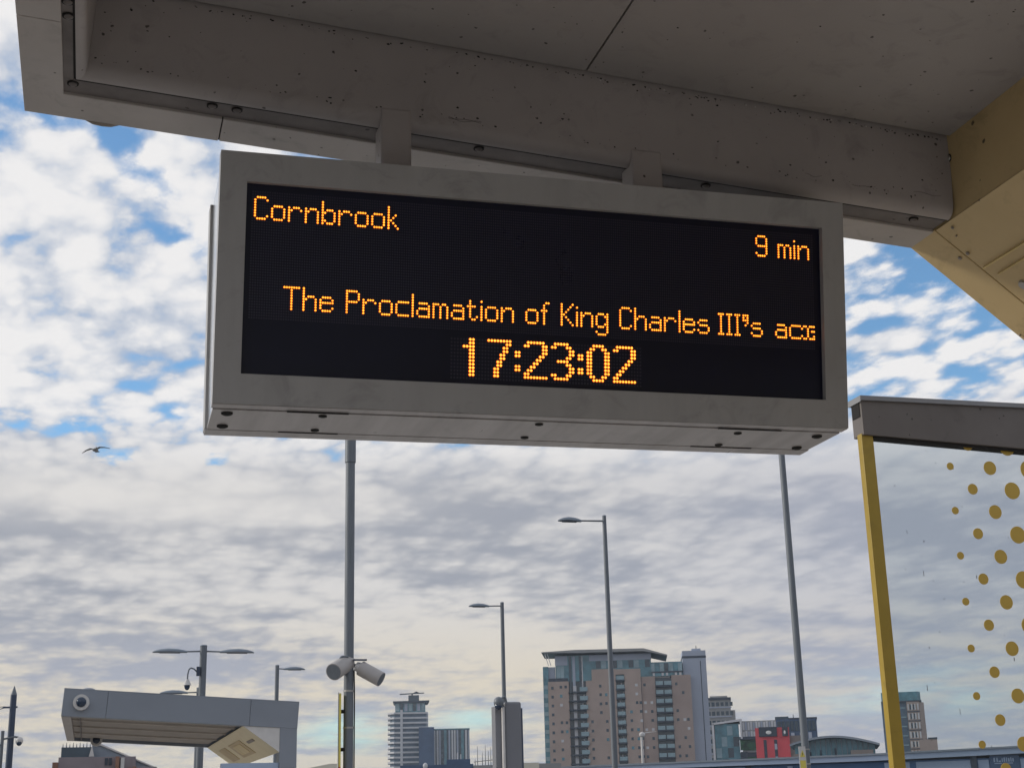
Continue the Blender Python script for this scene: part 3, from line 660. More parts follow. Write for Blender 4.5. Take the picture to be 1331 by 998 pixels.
MB().ell((0, -.06, .11), .06, .06, .06, 12, 5).build('dome', M['lens'], dc, smooth=True)
MB().path([(.03, -.02, .21), (.12, -.02, .26), (.15, .0, .16)], .018).build('arm', M['pole'], dc)

# far left tram mast
om = empty('overhead_line_mast', (-1.735, 35, -.3), 0, 'dark blue pointed overhead line mast at the far left edge', 'pole')
MB().tube((0, 0, 0), (0, 0, 4.70), .085, .068, 16).build('shaft', M['pole_dark'], om, smooth=True)
MB().tube((0, 0, 4.70), (0, 0, 4.90), .072, .006, 14).build('finial', M['pole'], om, smooth=True)
MB().tube((-.22, 0, 4.42), (.10, 0, 4.43), .020, .02, 8).build('bracket', M['pole_dark'], om)
MB().path([(-.16, 0, 4.42), (-.45, 0, 4.33), (-1.5, 0, 4.0)], .010).build('stay_wire', M['pole_dark'], om)
MB().path([(-.16, 0, 4.44), (-.6, 0, 4.41), (-1.5, 0, 4.38)], .008).build('stay_wire', M['pole_dark'], om)
dm = empty('dome_camera', (-1.54, 34.9, 3.30), 0, 'dome camera on a short arm of the dark blue mast', 'camera')
MB().ell((0, 0, .08), .085, .085, .09, 14, 7).build('hood', M['white'], dm, smooth=True)
MB().ell((.0, -.03, .03), .06, .06, .065, 12, 5).build('dome', M['lens'], dm, smooth=True)
MB().path([(-.02, 0, .15), (-.10, .02, .17), (-.36, .05, .12)], .022).build('arm', M['pole'], dm)
tp = empty('thin_pole', (-1.64, 30, -.3), 0, 'thin pale grey pole left of the dark blue mast', 'pole')
MB().tube((0, 0, 0), (0, 0, 3.62), .033, .033, 12).build('shaft', M['pole'], tp, smooth=True)
MB().box(-.3, .02, -.02, .02, 3.33, 3.37).build('cross_arm', M['pole'], tp)

# ------------------------------------------------------------------ far canopy (same kind of shelter, seen from outside)
fo = Vector((-.43, 33.5, 3.31)); fb = Vector((3.3, 30, -.3))
fs = empty('tram_shelter', fb, 0, 'smaller far shelter at lower left, grey fascia, slatted brown underside and yellow bracket', 'shelter')
KF = shelter_T(Vector((-.50, 25.70, 3.31)), fb)
FL = 8.0; xq = 3.03
MB(KF).box(.0, .72, 0, .20, .0, .44).build('fascia', M['far_fascia'], fs, bevel=.006)
MB(KF).box(.724, 3.13, 0, .20, -.002, .44).build('fascia', M['far_fascia'], fs, bevel=.006)
MB(KF).box(3.134, 3.97, 0, .20, -.002, .44).build('fascia', M['far_fascia'], fs, bevel=.006)
MB(KF).box(.0, .16, .202, FL, -.004, .44).build('side_trim', M['canopy_light'], fs, bevel=.006)
MB(KF).box(.16, 3.97, FL-.2, FL, -.002, .44).build('rear_fascia', M['far_fascia'], fs)
MB(KF).box(.30, .315, .202, FL-.21, .0, .09).build('trim_line', M['channel'], fs)
ys = [.202, 1.6, 3.5, 5.6, FL-.21]
for i, (y0, y1) in enumerate(zip(ys, ys[1:])):
    MB(KF).box(.162, xq, y0, y1-.10, .06, .10).build('slat', M['slat'], fs)
    if i < 3: MB(KF).box(.165, xq, y1-.08, y1, .028, .09).build('joint_strip', M['slat_line'], fs)
MB(KF).box(.0, 3.97, 0.002, FL, .441, .46).build('roof_sheet', M['far_fascia'], fs)
# gusset: pale triangular end, sloping underside in yellow lightened as if sunlit, with an access panel, post
gx, gz = 2.53-fb.x, 3.120-fb.z
s2 = R(35.3); gd = Vector((math.cos(s2), 0, -math.sin(s2)))
MB().prism([(gx, gz), (gx+.63, gz-.446), (gx+.63, gz-.02)], 25.72-fb.y, 25.74-fb.y, 'y').build('gusset_end', M['white'], fs)
Tf = Matrix(((gd.x, 0, -gd.z*-1, gx), (0, 1, 0, 25.74-fb.y), (gd.z, 0, -gd.x, gz), (0, 0, 0, 1)))
Tf = Matrix(((gd.x, 0, -math.sin(s2), gx), (0, 1, 0, 25.74-fb.y), (gd.z, 0, -math.cos(s2), gz), (0, 0, 0, 1)))
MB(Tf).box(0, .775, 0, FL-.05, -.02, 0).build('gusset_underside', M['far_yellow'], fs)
MB(Tf).box(.20, .60, 2.4, 4.6, 0, .012).build('access_plate', M['yellow'], fs, bevel=.004)
MB(Tf).box(.27, .53, 2.8, 4.2, .012, .020).build('access_door', M['yellow_edge'], fs, bevel=.004)
MB(Tf).box(.30, .36, .8, 1.8, 0, .010).build('vent_slot', M['slat'], fs)
MB(Tf).box(.20, .60, 5.4, 6.8, 0, .012).build('access_plate', M['yellow'], fs, bevel=.004)
MB().box(gx+.632, gx+.93, 25.706-fb.y, 26.2-fb.y, 2.70, gz-.012).build('column_head', M['far_fascia'], fs, bevel=.01)
MB().box(gx+.64, gx+.90, 25.73-fb.y, 26.15-fb.y, 0, 2.70).build('column', M['far_fascia'], fs, bevel=.01)
MB().box(gx+.64, gx+.90, 33.0-fb.y, 33.4-fb.y, 0, gz+.1).build('column', M['far_fascia'], fs, bevel=.01)
MB().box(gx-.36, gx+.632, 25.76-fb.y, 25.9-fb.y, 2.45, 2.80).build('cross_rail', M['long'], fs, bevel=.01)
for (x, z, r, dy, lab) in ((.30, .235, .135, 25.62, 'round dome camera set in the near face of the far canopy'), (.62, .02, .13, 33.2, 'round dome camera under the rear of the far canopy')):
    p = Vector((-.50, 0, 3.31))+UX*x+UN*z
    c_ = empty('dome_camera', (p.x, dy, p.z), 0, lab, 'camera')
    MB().tube((0, .08, 0), (0, -.02, 0), r, r*.96, 28).build('surround', M['white'], c_, smooth=True)
    MB().ell((0, -.02, 0), r*.62, r*.5, r*.62, 20, 8).build('dome', M['lens'], c_, smooth=True)
bp_ = empty('roof_beacon', (-.50+.42, 25.95, 3.745), 0, 'small low grey fitting on the roof of the far canopy', 'roof fitting')
MB().ell((0, 0, 0), .12, .12, .045, 14, 5, 0, 1).build('cap', M['far_fascia'], bp_, smooth=True)
MB().tube((0, 0, -.02), (0, 0, .005), .13, .13, 16).build('flange', M['far_fascia'], bp_)

# ------------------------------------------------------------------ buildings
def bld(name, pos, az_, label, cat='building', group=None):
    return empty(name, (pos[0], pos[1], -.3), -R(az_), label, cat, group)
def B(parent, name, m, x0, x1, z0, z1, y0=0.0, y1=18.0, bev=0):
    return MB().box(x0, x1, y0, y1, z0+.3, z1+.3).build(name, M[m], parent, bevel=bev)
def win(parent, srcs_, key, m, w, h, d, x, z, y, name='window'):
    if key not in srcs_: srcs_[key] = MB().box(0, w, -d, .02, 0, h).build(name, M[m], parent); o = srcs_[key]
    else: o = inst(srcs_[key], parent, (0, 0, 0))
    o.location = (x, y, z+.3); return o
# brown apartment tower
bt_ = bld('apartment_tower', (167.9, 449.7), 20.47, 'broad brown brick apartment tower with glass penthouse and balcony stacks')
B(bt_, 'glazed_corner', 'bglass', -27.0, -25.2, -.3, 47.0, .8, 20)
B(bt_, 'brick_wall', 'brick', -25.4, -18.6, -.3, 42.0, 0, 20)
B(bt_, 'recess_wall', 'bglass_d', -18.6, -12.5, -.3, 50.0, 1.6, 19)
B(bt_, 'brick_wall', 'brick', -12.9, -3.0, -.3, 42.0, 0, 20)
B(bt_, 'brick_upper', 'brick', -10.9, -3.0, 42.0, 45.6, .003, 20)
B(bt_, 'recess_wall', 'bglass_d', -3.0, -.2, -.3, 45.0, 1.4, 19)
B(bt_, 'brick_wall', 'brick', -.2, 5.2, -.3, 45.4, 0, 20)
B(bt_, 'brick_lintel', 'brick', -3.0, -.2, 43.7, 45.4, .01, 19)
B(bt_, 'brick_wall', 'brick2', 5.2, 9.8, -.3, 42.8, .7, 20)
B(bt_, 'recess_wall', 'bglass_d', 9.8, 15.2, -.3, 42.4, 2.0, 19)
B(bt_, 'brick_wall', 'brick2', 15.2, 21.5, -.3, 43.0, .7, 20)
B(bt_, 'lift_tower', 'lift', 19.3, 27.0, -.3, 51.0, 3.5, 17)
B(bt_, 'lift_tower_band', 'slab', 19.2, 27.1, 48.6, 49.3, 3.4, 17.1)
B(bt_, 'lift_tower_groove', 'slab', 25.0, 25.25, -.3, 47.6, 3.43, 3.6)
B(bt_, 'lift_tower_cap', 'lift', 22.6, 25.6, 51.0, 51.9, 6, 12)
MB().tube((24.2, 8, 52.2), (24.2, 8, 53.4), .15, .1, 6).build('mast', M['slab'], bt_)
B(bt_, 'penthouse', 'bglass', -22.8, 8.8, 42.0, 50.4, 1.0, 17)
B(bt_, 'penthouse_wall', 'lift', -22.9, -18.8, 47.3, 50.4, .9, 1.05)
B(bt_, 'penthouse_wall', 'lift', -11.6, 8.9, 48.4, 50.4, .9, 1.02)
for k in range(11): B(bt_, 'penthouse_pane', ['bglass', 'bglass_l', 'bglass_d'][(k*5) % 3], -11.2+1.8*k, -9.6+1.8*k, 45.9, 48.3, .85, 1.0)
for k in range(3): B(bt_, 'penthouse_pane', ['bglass_l', 'bglass_l', 'bglass'][k], -22.5+1.3*k, -21.3+1.3*k, 43.0, 47.1, .85, 1.0)
B(bt_, 'terrace_rail', 'slab', -25.2, -18.8, 42.0, 43.1, .1, .3)
B(bt_, 'terrace_glazing', 'bglass', 5.4, 19.0, 42.8, 47.4, 1.3, 14)
for k in range(9): B(bt_, 'terrace_pane', ['bglass_l', 'bglass', 'bglass_l', 'bglass_d'][(k*3) % 4], 5.6+1.5*k, 6.9+1.5*k, 44.4, 47.0, 1.15, 1.3)
for k in range(9): B(bt_, 'terrace_window', 'wpanel' if k % 3 else 'bglass', 6.3+1.45*k, 7.0+1.45*k, 43.0, 43.9, 1.1, 1.3)
B(bt_, 'terrace_band', 'slab', 5.3, 19.1, 43.9, 44.4, 1.05, 1.4)
# oversailing roof blade, thin tapered edges
MB().prism([(-27.2, 51.65), (-15, 51.3), (6.5, 51.2), (9.5, 50.6), (14.2, 49.4), (14.2, 49.8), (6.6, 52.1), (-16, 52.3), (-27.2, 51.9)], -1.6, 18, 'y').build('roof', M['concrete'], bt_)
for x in (-25.0, -24.2): MB().tube((x, -.5, 47.5), (x-1.2, -.8, 51.7), .13, .13, 6).build('roof_strut', M['wpanel'], bt_)
B(bt_, 'glazed_corner_side', 'lift', -26.9, -22.9, 41.5, 46.9, 1.5, 1.9)
# vertical fins of the stair tower
for x, m_ in ((-18.4, 'bglass_d'), (-17.2, 'lift'), (-15.0, 'bglass_d'), (-14.3, 'wpanel')):
    B(bt_, 'fin', m_, x, x+(.9 if m_ != 'wpanel' else .5), 38.6 if m_ != 'lift' else -.3, 50.2, .9, 1.6)
B(bt_, 'white_fin', 'wpanel', -17.2, -16.1, -.3, 40.5, .85, .9)
ss = {}
pitch = 2.86
for k in range(15):
    z = 38.6-pitch*k
    if z < 0: break
    # stack beside the stair
    o = win(bt_, ss, 'slabA', 'slab', 5.9, .42, 1.3, -18.7, z-.4, .6, 'balcony_slab')
    win(bt_, ss, 'railA', 'bglass_l', 2.6, 1.35, .15, -15.0, z, -.5, 'balcony_rail')
    win(bt_, ss, 'doorA', 'wpanel', .5, 1.9, .1, -13.9 if k % 2 else -14.4, z, 1.55, 'balcony_door')
for k in range(16):
    z = 42.0-pitch*k
    if z < 0: break
    win(bt_, ss, 'slabB', 'slab', 3.0, .55, 1.2, -3.1, z-.55, .8, 'balcony_slab')
    win(bt_, ss, 'railB', 'bglass_l', 2.5, 1.2, .15, -2.8, z, -.3, 'balcony_rail')
    win(bt_, ss, 'doorB', 'wpanel', .45, 1.7, .1, -2.1+.6*((k*7) % 3), z+.2, 1.35, 'balcony_door')
for k in range(15):
    z = 39.9-pitch*k
    if z < 0: break
    for x in (9.9, 12.65):
        win(bt_, ss, 'slabC', 'slab', 2.6, .55, 1.3, x, z-.55, 1.3, 'balcony_slab')
        win(bt_, ss, 'railC', 'bglass_l', 2.35, 1.25, .15, x+.1, z, .1, 'balcony_rail')
        if (k*3+int(x)) % 3: win(bt_, ss, 'doorC', 'wpanel', .4, 1.9, .1, x+.5+.5*((k*5+int(x)) % 3), z+.2, 1.95, 'balcony_door')
# small square windows scattered as in the photograph, storey by storey
rnd = random.Random(3)
for k in range(15):
    z = 39.7-pitch*k
    if z < 0: break
    win(bt_, ss, 'w1', 'bglass_d', .8, .9, .06, -24.4, z-.2, -.0)
    win(bt_, ss, 'glz', 'bglass_l', 1.3, 1.3, .1, -26.8, z, .8, 'corner_pane')
    for x in (-21.6, -20.0, -11.6, -8.6, -6.8, -4.6, 1.2, 3.2, 4.4):
        q = rnd.random()
        if q < .42: win(bt_, ss, 'w1', 'bglass_d', .8, .9, .06, x, z+.1*(rnd.random()), 0)
        elif q < .52: win(bt_, ss, 'w2', 'wpanel', .85, .85, .06, x, z, 0)
        elif q < .62: win(bt_, ss, 'w3', 'bglass', .85, .95, .06, x, z, 0)
    for x in (5.9, 8.0, 16.3, 18.4, 19.6):
        q = rnd.random()
        if q < .5: win(bt_, ss, 'w1', 'bglass_d', .8, .9, .06, x, z, .7)
        elif q < .6: win(bt_, ss, 'w2', 'wpanel', .85, .85, .06, x, z, .7)
B(bt_, 'vertical_joint', 'slab', 5.15, 5.35, -.3, 42.8, .62, .72)
# grey tower behind it
gt = bld('office_tower', (228.1, 511.5), 24.03, 'grey concrete stepped office block just right of the brown tower')
B(gt, 'wall', 'concrete', -8, 4.6, -.3, 39.9, 0, 18); B(gt, 'wall', 'concrete', 4.6, 6.2, -.3, 36.0, 0, 18); B(gt, 'roof_slab', 'slab', -8.2, 4.9, 39.9, 40.8, -.3, 18)
B(gt, 'plant_room', 'concrete', -3, 3.6, 40.8, 41.6, 3, 12)
wz = {}
for r in range(9):
    z = 37.6-3.4*r
    for x in [-4.2+1.7*i for i in range(6)]:
        win(gt, wz, 'g', 'bglass_d', 1.15, 1.5, .08, x, z, 0)
    win(gt, wz, 'sill', 'lift', 9.5, .5, .25, -4.6, z-.7, 0, 'sill_band')
# studio glass block with white frame
st = bld('glass_studio_building', (163.8, 364.9), 24.18, 'teal glass studio building framed in white beside a grey clad wing')
B(st, 'glazing', 'bglass', -2.4, 4.1, -.3, 22.6, .4, 15)
for r in range(7):
    for c_ in range(4): B(st, 'pane', ['bglass', 'bglass_d', 'bglass_l', 'bglass', 'bglass'][(r*3+c_*2) % 5], -2.25+1.58*c_, -.79+1.58*c_, 2.2+2.9*r, 4.7+2.9*r, .28, .4)
MB().prism([(-3.05, 22.7), (-3.05, 23.2), (5.0, 24.1), (5.0, 23.5)], -.3, 15, 'y').build('frame_top', M['wpanel'], st)
MB().prism([(-3.05, 0), (-2.45, 0), (-2.5, 23.0), (-3.05, 23.0)], -.3, 15, 'y').build('frame_side', M['wpanel'], st)
B(st, 'frame_side', 'wpanel', 4.45, 4.95, 18.6, 23.4, -.3, .4)
B(st, 'clad_wing', 'concrete', 5.0, 15.0, 15.0, 23.2, .5, 14)
B(st, 'wing_base', 'bglass_d', 4.1, 15.0, -.3, 15.0, .6, 14)
rr = random.Random(5)
for i in range(14):
    for j in range(3): B(st, 'clad_panel', 'wpanel' if (i+j) % 3 else 'lift', 5.1+.7*i, 5.6+.7*i, 16.0+2.4*j, 18.0+2.4*j+.2*(i % 2), .38, .5)
B(st, 'green_window', 'green', 4.2, 8.4, 15.6, 18.3, .2, .5); B(st, 'green_window', 'green', 6.0, 8.2, 11.6, 13.8, .2, .6); B(st, 'dark_window', 'slab', 4.2, 6.0, 12.0, 15.2, .2, .6)
B(st, 'canopy_band', 'slab', 4.1, 8.5, 18.3, 19.1, -.2, .5)
# red building
rd = bld('red_building', (145.1, 296.4), 26.08, 'bright red clad building with a dark sign panel and white emblem', 'building')
B(rd, 'wall', 'red', -4.1, 3.3, -.3, 17.8, 0, 12)
sgp = B(rd, 'sign_panel', 'slab', -3.3, .65, 15.9, 17.95, -.25, 0)
MB().ell((-1.15, -.27, 17.05), .62, .04, .40, 18, 6).build('emblem', M['logo'], sgp)
B(rd, 'side_panel', 'slab', 1.8, 3.05, 15.9, 17.9, -.2, 0)
MB().ell((2.35, -.22, 17.0), .22, .04, .42, 12, 5).build('emblem', M['logo'], rd)
for x in (-2.4, -.1): B(rd, 'window_strip', 'slab', x, x+.65, 3, 15.2, -.06, 0)
for j in range(4): B(rd, 'window', 'lift', -.05, .5, 5+2.7*j, 6.2+2.7*j, -.12, -.05)
B(rd, 'brown_wing', 'stone', 3.3, 6.4, -.3, 16.0, 1.0, 12)
# dark navy block
nv = bld('navy_office_block', (173.1, 338.3), 27.10, 'dark navy glass office block behind the red building')
B(nv, 'wall', 'navy', -6.0, 4.1, -.3, 22.2, 0, 14)
for i in range(9):
    for j in range(2): B(nv, 'window', ['navy', 'bglass_d', 'lift', 'bglass_d'][(i*2+j*3) % 4], -5.7+1.08*i, -4.85+1.08*i, 16.3+2.9*j, 18.8+2.9*j, -.08, 0)
B(nv, 'roof_band', 'bglass_d', -6.2, -2.8, 22.2, 22.9, .3, 10); B(nv, 'roof_band', 'slab', -2.8, 4.3, 22.2, 22.5, -.1, 13)
MB().tube((-1.6, 3, 22.5), (-1.6, 3, 23.8), .12, .08, 6).build('aerial', M['slab'], nv)
# arched glass hall
ah = bld('arched_hall', (94.7, 176.2), 28.25, 'low hall with curved roof, teal glass front and brown stone blocks')
top = [(-5.6+i*(11.6/20), 8.75+1.5*math.sin(math.pi*(.13+.80*i/20))**1.0-.15) for i in range(21)]
MB().prism([(x, z) for x, z in top]+[(x, z+.28) for x, z in top[::-1]], -1.0, 14, 'y').build('curved_roof', M['roofm'], ah)
MB().prism([(-5.0, .3)]+[(x, z) for x, z in top[1:-1]]+[(5.2, .3)], .4, 13, 'y').build('glass_front', M['bglass'], ah)
for i in range(12): MB().box(-3.0+.68*i, -2.93+.68*i, .25, .4, 4, top[4+i][1]-.05 if 4+i < 20 else 9).build('mullion', M['roofm'], ah)
for x, z0, z1 in ((-1.75, 6.3, 8.3), (.15, 6.3, 8.5), (-3.1, 2, 8.1), (1.5, 2, 6.6)): B(ah, 'dark_fin', 'slab', x, x+.2, z0, z1, .1, .4)
B(ah, 'pale_panel', 'lift', -2.9, 1.5, -.3, 6.4, .1, .4)
B(ah, 'stone_block', 'stone', -5.3, -3.1, -.3, 7.9, -.4, 6)
sb = B(ah, 'stone_block', 'stone', 2.2, 5.1, -.3, 8.15, -.6, 8)
cu = bpy.data.curves.new('itv_letters', 'FONT'); cu.body = 'itv'; cu.size = .62; cu.extrude = .02; cu.space_character = 1.5
co = bpy.data.objects.new('letters_tmp', cu); col.objects.link(co); bpy.context.view_layer.update()
me = bpy.data.meshes.new_from_object(co.evaluated_get(bpy.context.evaluated_depsgraph_get())); bpy.data.objects.remove(co)
me.materials.clear(); me.materials.append(M['logo'])
lo = bpy.data.objects.new('lettering', me); col.objects.link(lo); lo.parent = sb; lo.location = (3.0, -.63, 7.25); lo.rotation_euler = (R(90), 0, 0)
# long low blue-grey building
lg = bld('long_low_building', (76.8, 128.8), 30.80, 'long low blue-grey retail building running behind the poles at lower right')
B(lg, 'wall', 'long_d', -40, 26, -.3, 5.35, 0, 30)
MB().prism([(-40, 5.60), (-40, 6.05), (-2.9, 6.30), (26, 6.9), (26, 6.25), (-2.9, 5.72)], -.5, 30, 'y').build('roof', M['long'], lg)
MB().prism([(-40, 5.95), (-40, 6.12), (-2.9, 6.42), (26, 7.0), (26, 6.85), (-2.9, 6.25)], -.6, 30.1, 'y').build('roof_edge', M['roofm'], lg)
for x0, x1 in ((-22.5, -15.5), (-11.3, -10.8), (-1.9, .5), (1.1, 6.2), (6.9, 7.9), (10.8, 15)): B(lg, 'wall_panel', 'long', x0, x1, -.3, 5.2, -.12, 0)
B(lg, 'pier', 'slab', 6.25, 6.8, -.3, 5.9, -.25, 0); B(lg, 'pier', 'slab', -15.4, -14.9, -.3, 5.6, -.25, 0)
lp_ = B(lg, 'sign_panel', 'navy', 8.0, 10.7, -.3, 5.6, -.2, 0)
b = MB()
for x, w_, h_ in ((8.35, .14, .5), (8.62, .12, .5), (8.80, .22, .16), (9.10, .10, .42), (9.28, .14, .5), (9.50, .10, .5), (9.68, .14, .44), (9.90, .10, .5), (10.08, .12, .42)): b.box(x, x+w_, -.24, -.205, 4.95+.3, 4.95+.3+h_*.8)
for x, w_ in ((8.4, .7), (9.2, .9)): b.box(x, x+w_, -.24, -.205, 4.78+.3, 4.86+.3)
b.build('blurred_lettering', M['long'], lp_)
# tower at the right, behind the glass
rt = bld('apartment_tower', (243.6, 401.9), 31.22, 'brown and glass apartment tower seen through the dotted glass screen')
B(rt, 'glass_side', 'slab_blue', -8.6, -1.0, -.3, 31.0, .5, 14)
B(rt, 'brick_wall', 'brick2', -1.0, 2.9, -.3, 31.0, 0, 14)
MB().prism([(2.9, 0), (4.2, 2.0), (4.2, 14), (2.9, 14)], 0, 31.0, 'z').build('brick_wall', M['brick'], rt)
MB().prism([(-8.4, .2), (2.4, .2), (3.4, 1.8), (3.4, 12), (-8.4, 12)], 31.3, 34.3, 'z').build('glass_penthouse', M['bglass'], rt)
B(rt, 'low_wing', 'brick2', 1.8, 7.0, -.3, 19.4, -2.5, 10)
B(rt, 'low_wing_roof', 'slab', 4.4, 7.1, 19.4, 19.9, -2.6, 10)
wr = {}
for r in range(10):
    z = 28.6-2.8*r
    for x in (-.75, .3, 1.25, 2.15): win(rt, wr, 'r', 'wpanel' if (r+int(x*4)) % 2 else 'lift', .42, 1.9, .1, x, z-.2, 0)
    win(rt, wr, 'sl', 'slab', 3.9, .25, .14, -1.0, z-.75, 0, 'floor_band')
    win(rt, wr, 'rd', 'bglass_d', .4, 1.5, .1, -.1, z, 0); win(rt, wr, 'rd', 'bglass_d', .4, 1.5, .1, .9, z, 0)
    win(rt, wr, 'gs', 'bglass_l', 1.6, .35, .1, -3.0, z+.4, .5, 'glass_band')
B(rt, 'cornice', 'slab', -8.6, 3.6, 31.0, 31.32, -.1, 13)
# distant white banded tower with a wing
wt = bld('banded_tower', (175.7, 831.6), 11.93, 'tall white banded tower with a crane-like boom on its roof', 'building')
prof_ = [(-10.2, 2.5), (-7.6, 0), (10.8, 0), (11.8, 4), (11.8, 22), (-10.2, 22)]
MB().prism([(x, y) for x, y in prof_], 0, 57.8, 'z').build('glazed_core', M['slab_blue'], wt)
bsrc = None
for k in range(22):
    z = 57.0-2.75*k
    if z < 0: break
    if bsrc is None: bsrc = MB().prism([(-11.6, 2.3), (-8.0, -1.0), (10.9, -.5), (11.9, 3.8), (11.9, 22), (-11.6, 22)], 0, 1.0, 'z').build('balcony_band', M['wpanel'], wt); o = bsrc
    else: o = inst(bsrc, wt, (0, 0, 0))
    o.location = (0, 0, z)
B(wt, 'white_fin', 'wpanel', -4.3, -2.9, -.3, 59.0, -1.8, 1)
B(wt, 'upper_storeys', 'bglass', -7.2, 10.2, 57.4, 63.2, .5, 18)
for k in range(7): B(wt, 'upper_pane', ['bglass_l', 'bglass_d', 'lift'][k % 3], -6.8+2.45*k, -5.0+2.45*k, 58.4, 62.6, .2, .5)
MB().prism([(-8.0, 63.2), (-8.6, 64.3), (12.6, 64.5), (11.6, 63.2)], -.8, 19, 'y').build('roof', M['slab'], wt)
B(wt, 'plant_room', 'bglass_d', .4, 6.6, 64.5, 67.6, 4, 12)
MB().tube((2.6, 6, 67.5), (2.6, 6, 69.0), .5, .4, 8).build('crane_post', M['slab'], wt)
MB().tube((-4.6, 6, 68.7), (9.6, 6, 69.2), .35, .28, 6).build('crane_boom', M['slab'], wt)
MB().prism([(2.8, 69.1), (7.6, 69.1), (5.0, 70.2)], 5.8, 6.2, 'y').build('crane_tie', M['slab'], wt)
B(wt, 'dark_wing', 'navy', 6.3, 15.0, -.3, 48.6, -8, 10)
sbk = bld('striped_block', (199.5, 826.2), 13.58, 'teal block with pale vertical stripes right of the banded tower')
B(sbk, 'wall', 'bglass_d', -9.8, 11.1, -.3, 47.3, 0, 16)
for x, w_, m_ in ((-9.4, .8, 'wpanel'), (-7.8, 1.0, 'wpanel'), (-6.4, .9, 'lift'), (-3.6, 1.5, 'bglass'), (-1.0, 1.0, 'lift'), (.7, 1.0, 'wpanel'), (2.2, .9, 'wpanel'), (3.7, 1.0, 'lift'), (6.3, 1.5, 'bglass'), (8.6, 1.1, 'wpanel'), (10.3, .6, 'lift')):
    B(sbk, 'stripe', m_, x, x+w_, -.3, 47.0, -.4, 0)
for j in range(14): B(sbk, 'floor_band', 'slab', -9.7, 11.0, 3+3.1*j, 3.5+3.1*j, -.2, 0)
B(sbk, 'parapet', 'bglass', -10.0, 11.3, 47.3, 48.0, -.3, 16)
# low dark roofs in front, with dish
lb = bld('low_building', (71.2, 291.4), 13.73, 'low dark blue roofline in front of the banded tower')
B(lb, 'wall', 'navy', -11.0, 3.8, -.3, 10.9, 0, 12); B(lb, 'roof_block', 'navy', -1.6, 3.2, 10.9, 11.9, 1, 9)
MB().tube((.6, 3, 12.2), (.6, 3, 13.6), .12, .1, 6).build('vent_pipe', M['wpanel'], lb); MB().tube((1.3, 3, 12.2), (1.3, 3, 13.3), .10, .1, 6).build('vent_pipe', M['wpanel'], lb)
MB().ell((-5.9, -.5, 11.0), .5, .3, .62, 14, 6).build('dish', M['wpanel'], lb)
# bare rooftop masts
ma = bld('low_building', (77.3, 289.9), 14.93, 'flat roof crowded with thin aerials left of the grey cabinet')
B(ma, 'wall', 'concrete', -2.7, 2.4, -.3, 10.6, 0, 8)
for x, z1 in ((-1.6, 14.4), (-.6, 13.2), (.0, 14.6), (.6, 13.4), (1.1, 14.2), (1.6, 12.4), (-2.1, 11.8)): MB().tube((x, 1.5, 10.8), (x, 1.5, z1+.3), .10, .05, 6).build('aerial', M['concrete'], ma)
MB().tube((-2.4, 1.5, 11.6), (2.0, 1.5, 12.0), .08, .08, 6).build('aerial_rail', M['concrete'], ma)
# pale box left of the brown tower and small cream roof by the mast
wb = bld('pale_box_building', (17.8, 60), 0, 'small flat cream box at the foot of the brown tower, left side')
B(wb, 'wall', 'cream', -.65, .55, -.3, 3.53, 0, 2.5); B(wb, 'side_wall', 'concrete', .55, 1.6, -.3, 3.50, .2, 2.5)
cr = bld('cream_kiosk', (9.2, 60), 0, 'sliver of a cream kiosk roof left of the camera mast')
MB().prism([(-.9, 3.72), (.25, 3.92), (.53, 3.92), (.53, 3.70)], 0, 2.5, 'y').build('roof', M['cream'], cr)
B(cr, 'wall', 'cream', -.7, .5, -.3, 3.44, .1, 2.4)
# pinkish building at lower left
pk = bld('pink_building', (.4, 70), 0, 'pinkish rendered building with orange chimneys and sloping glass roof, lower left', 'building')
B(pk, 'wall', 'pink', -1.75, 1.65, -.3, 4.42, 0, 6)
B(pk, 'wall', 'pink', 1.65, 2.6, -.3, 3.95, .01, 6)
B(pk, 'corner_pier', 'orange', -2.0, -1.76, -.3, 4.20, -.1, 1); 
B(pk, 'attic_glazing', 'bglass_d', -1.66, -.30, 4.42, 4.88, .5, 3)
for k in range(9): MB().tube((-1.6+.15*k, .6, 5.15), (-1.6+.15*k, .6, 5.34+.05*(k % 2)), .025, .01, 6).build('roof_finial', M['bglass_d'], pk)
MB().prism([(-.32, 4.6), (-.32, 5.28), (.05, 5.26), (2.75, 4.12), (2.75, 3.75), (.3, 4.6)], 1.0, 5, 'y').build('sloping_roof', M['roofm'], pk)
MB().prism([(-.30, 5.28), (.06, 5.265), (2.77, 4.12), (2.77, 4.18), (.08, 5.34), (-.30, 5.35)], .9, 5.1, 'y').build('roof_edge', M['white'], pk)
for x in (.28, .46): B(pk, 'window', 'slab', x, x+.13, 4.05, 4.36, -.05, 0)
for x, m_, zt in ((.75, 'orange', 4.72), (.98, 'white', 4.66), (1.30, 'orange', 4.22), (1.52, 'orange', 4.26), (1.85, 'white', 4.12)):
    c_ = B(pk, 'chimney', m_, x, x+.16, 3.6, zt-.3, -.3, .0)
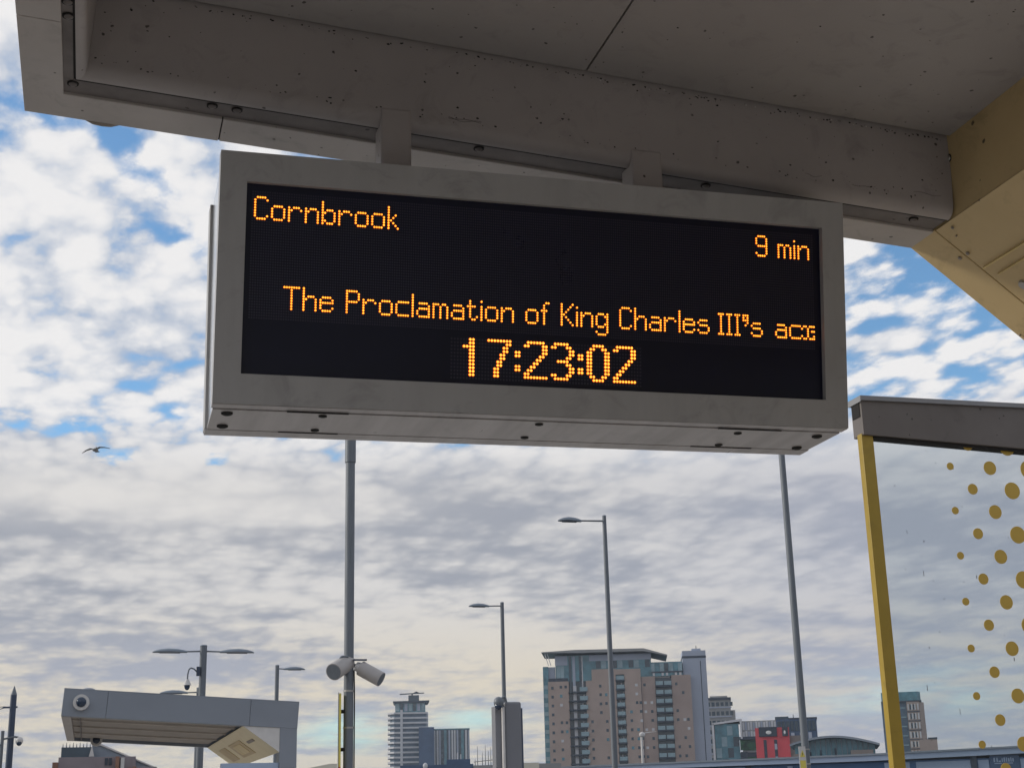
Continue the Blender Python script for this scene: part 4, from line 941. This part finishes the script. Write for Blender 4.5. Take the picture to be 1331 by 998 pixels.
MB().prism([(-.44, 4.75), (-.20, 4.75), (-.32, 5.25)], .3, .5, 'y').build('gable', M['white'], pk)

# ------------------------------------------------------------------ gull
gu = empty('gull', (-.32, 40, 11.42), 0, 'gull gliding with spread wings against the clouds at left', 'bird')
gu.scale = (.74, .74, .74); gu.rotation_euler = (0, -R(7), -R(15))

MB().ell((0, 0, 0), .10, .20, .055, 12, 8).build('body', M['feather_l'], gu, smooth=True)
MB().ell((.10, -.20, .01), .045, .06, .04, 10, 6).build('head', M['feather_l'], gu, smooth=True)
MB().prism([(.09, -.24), (.105, -.31), (.12, -.24)], 0, .015, 'z').build('beak', M['sign_yellow'], gu)
MB().prism([(-.05, .15), (.05, .15), (.08, .32), (-.08, .32)], -.01, .01, 'z').build('tail', M['feather'], gu)
def wing(s):
    pts = [(0, 0, .015), (.17*s, -.02, .062), (.34*s, .03, .040), (.52*s, .12, -.015)]; ch = [.17, .15, .10, .015]; vs = []
    if s > 0: pts = [(x, y, z+.03*abs(x)/.5) for x, y, z in pts]
    for (x, y, z), c in zip(pts, ch): vs += [(x, y-c/2, z+.008), (x, y+c/2, z), (x, y+c/2, z-.010), (x, y-c/2, z-.010)]
    fs = []
    for j in range(3):
        for i in range(4): fs.append((j*4+i, j*4+(i+1) % 4, (j+1)*4+(i+1) % 4, (j+1)*4+i))
    fs += [(0, 1, 2, 3), (12, 13, 14, 15)]
    MB().add(vs, fs).build('wing', M['feather'], gu)
wing(1); wing(-1)

# ------------------------------------------------------------------ thin air between here and the far towers
hm = bpy.data.materials.new('haze_air'); hm.use_nodes = True; ht = hm.node_tree; ht.nodes.clear()
pv = ht.nodes.new('ShaderNodeVolumePrincipled'); pv.inputs['Color'].default_value = (.74, .86, 1.0, 1); pv.inputs['Density'].default_value = .00015; pv.inputs['Anisotropy'].default_value = .2
ho = ht.nodes.new('ShaderNodeOutputMaterial'); ht.links.new(pv.outputs[0], ho.inputs['Volume'])
MB().box(-3100, 3100, -3100, 3100, -2.4, 78).build('haze', hm)['kind'] = 'stuff'
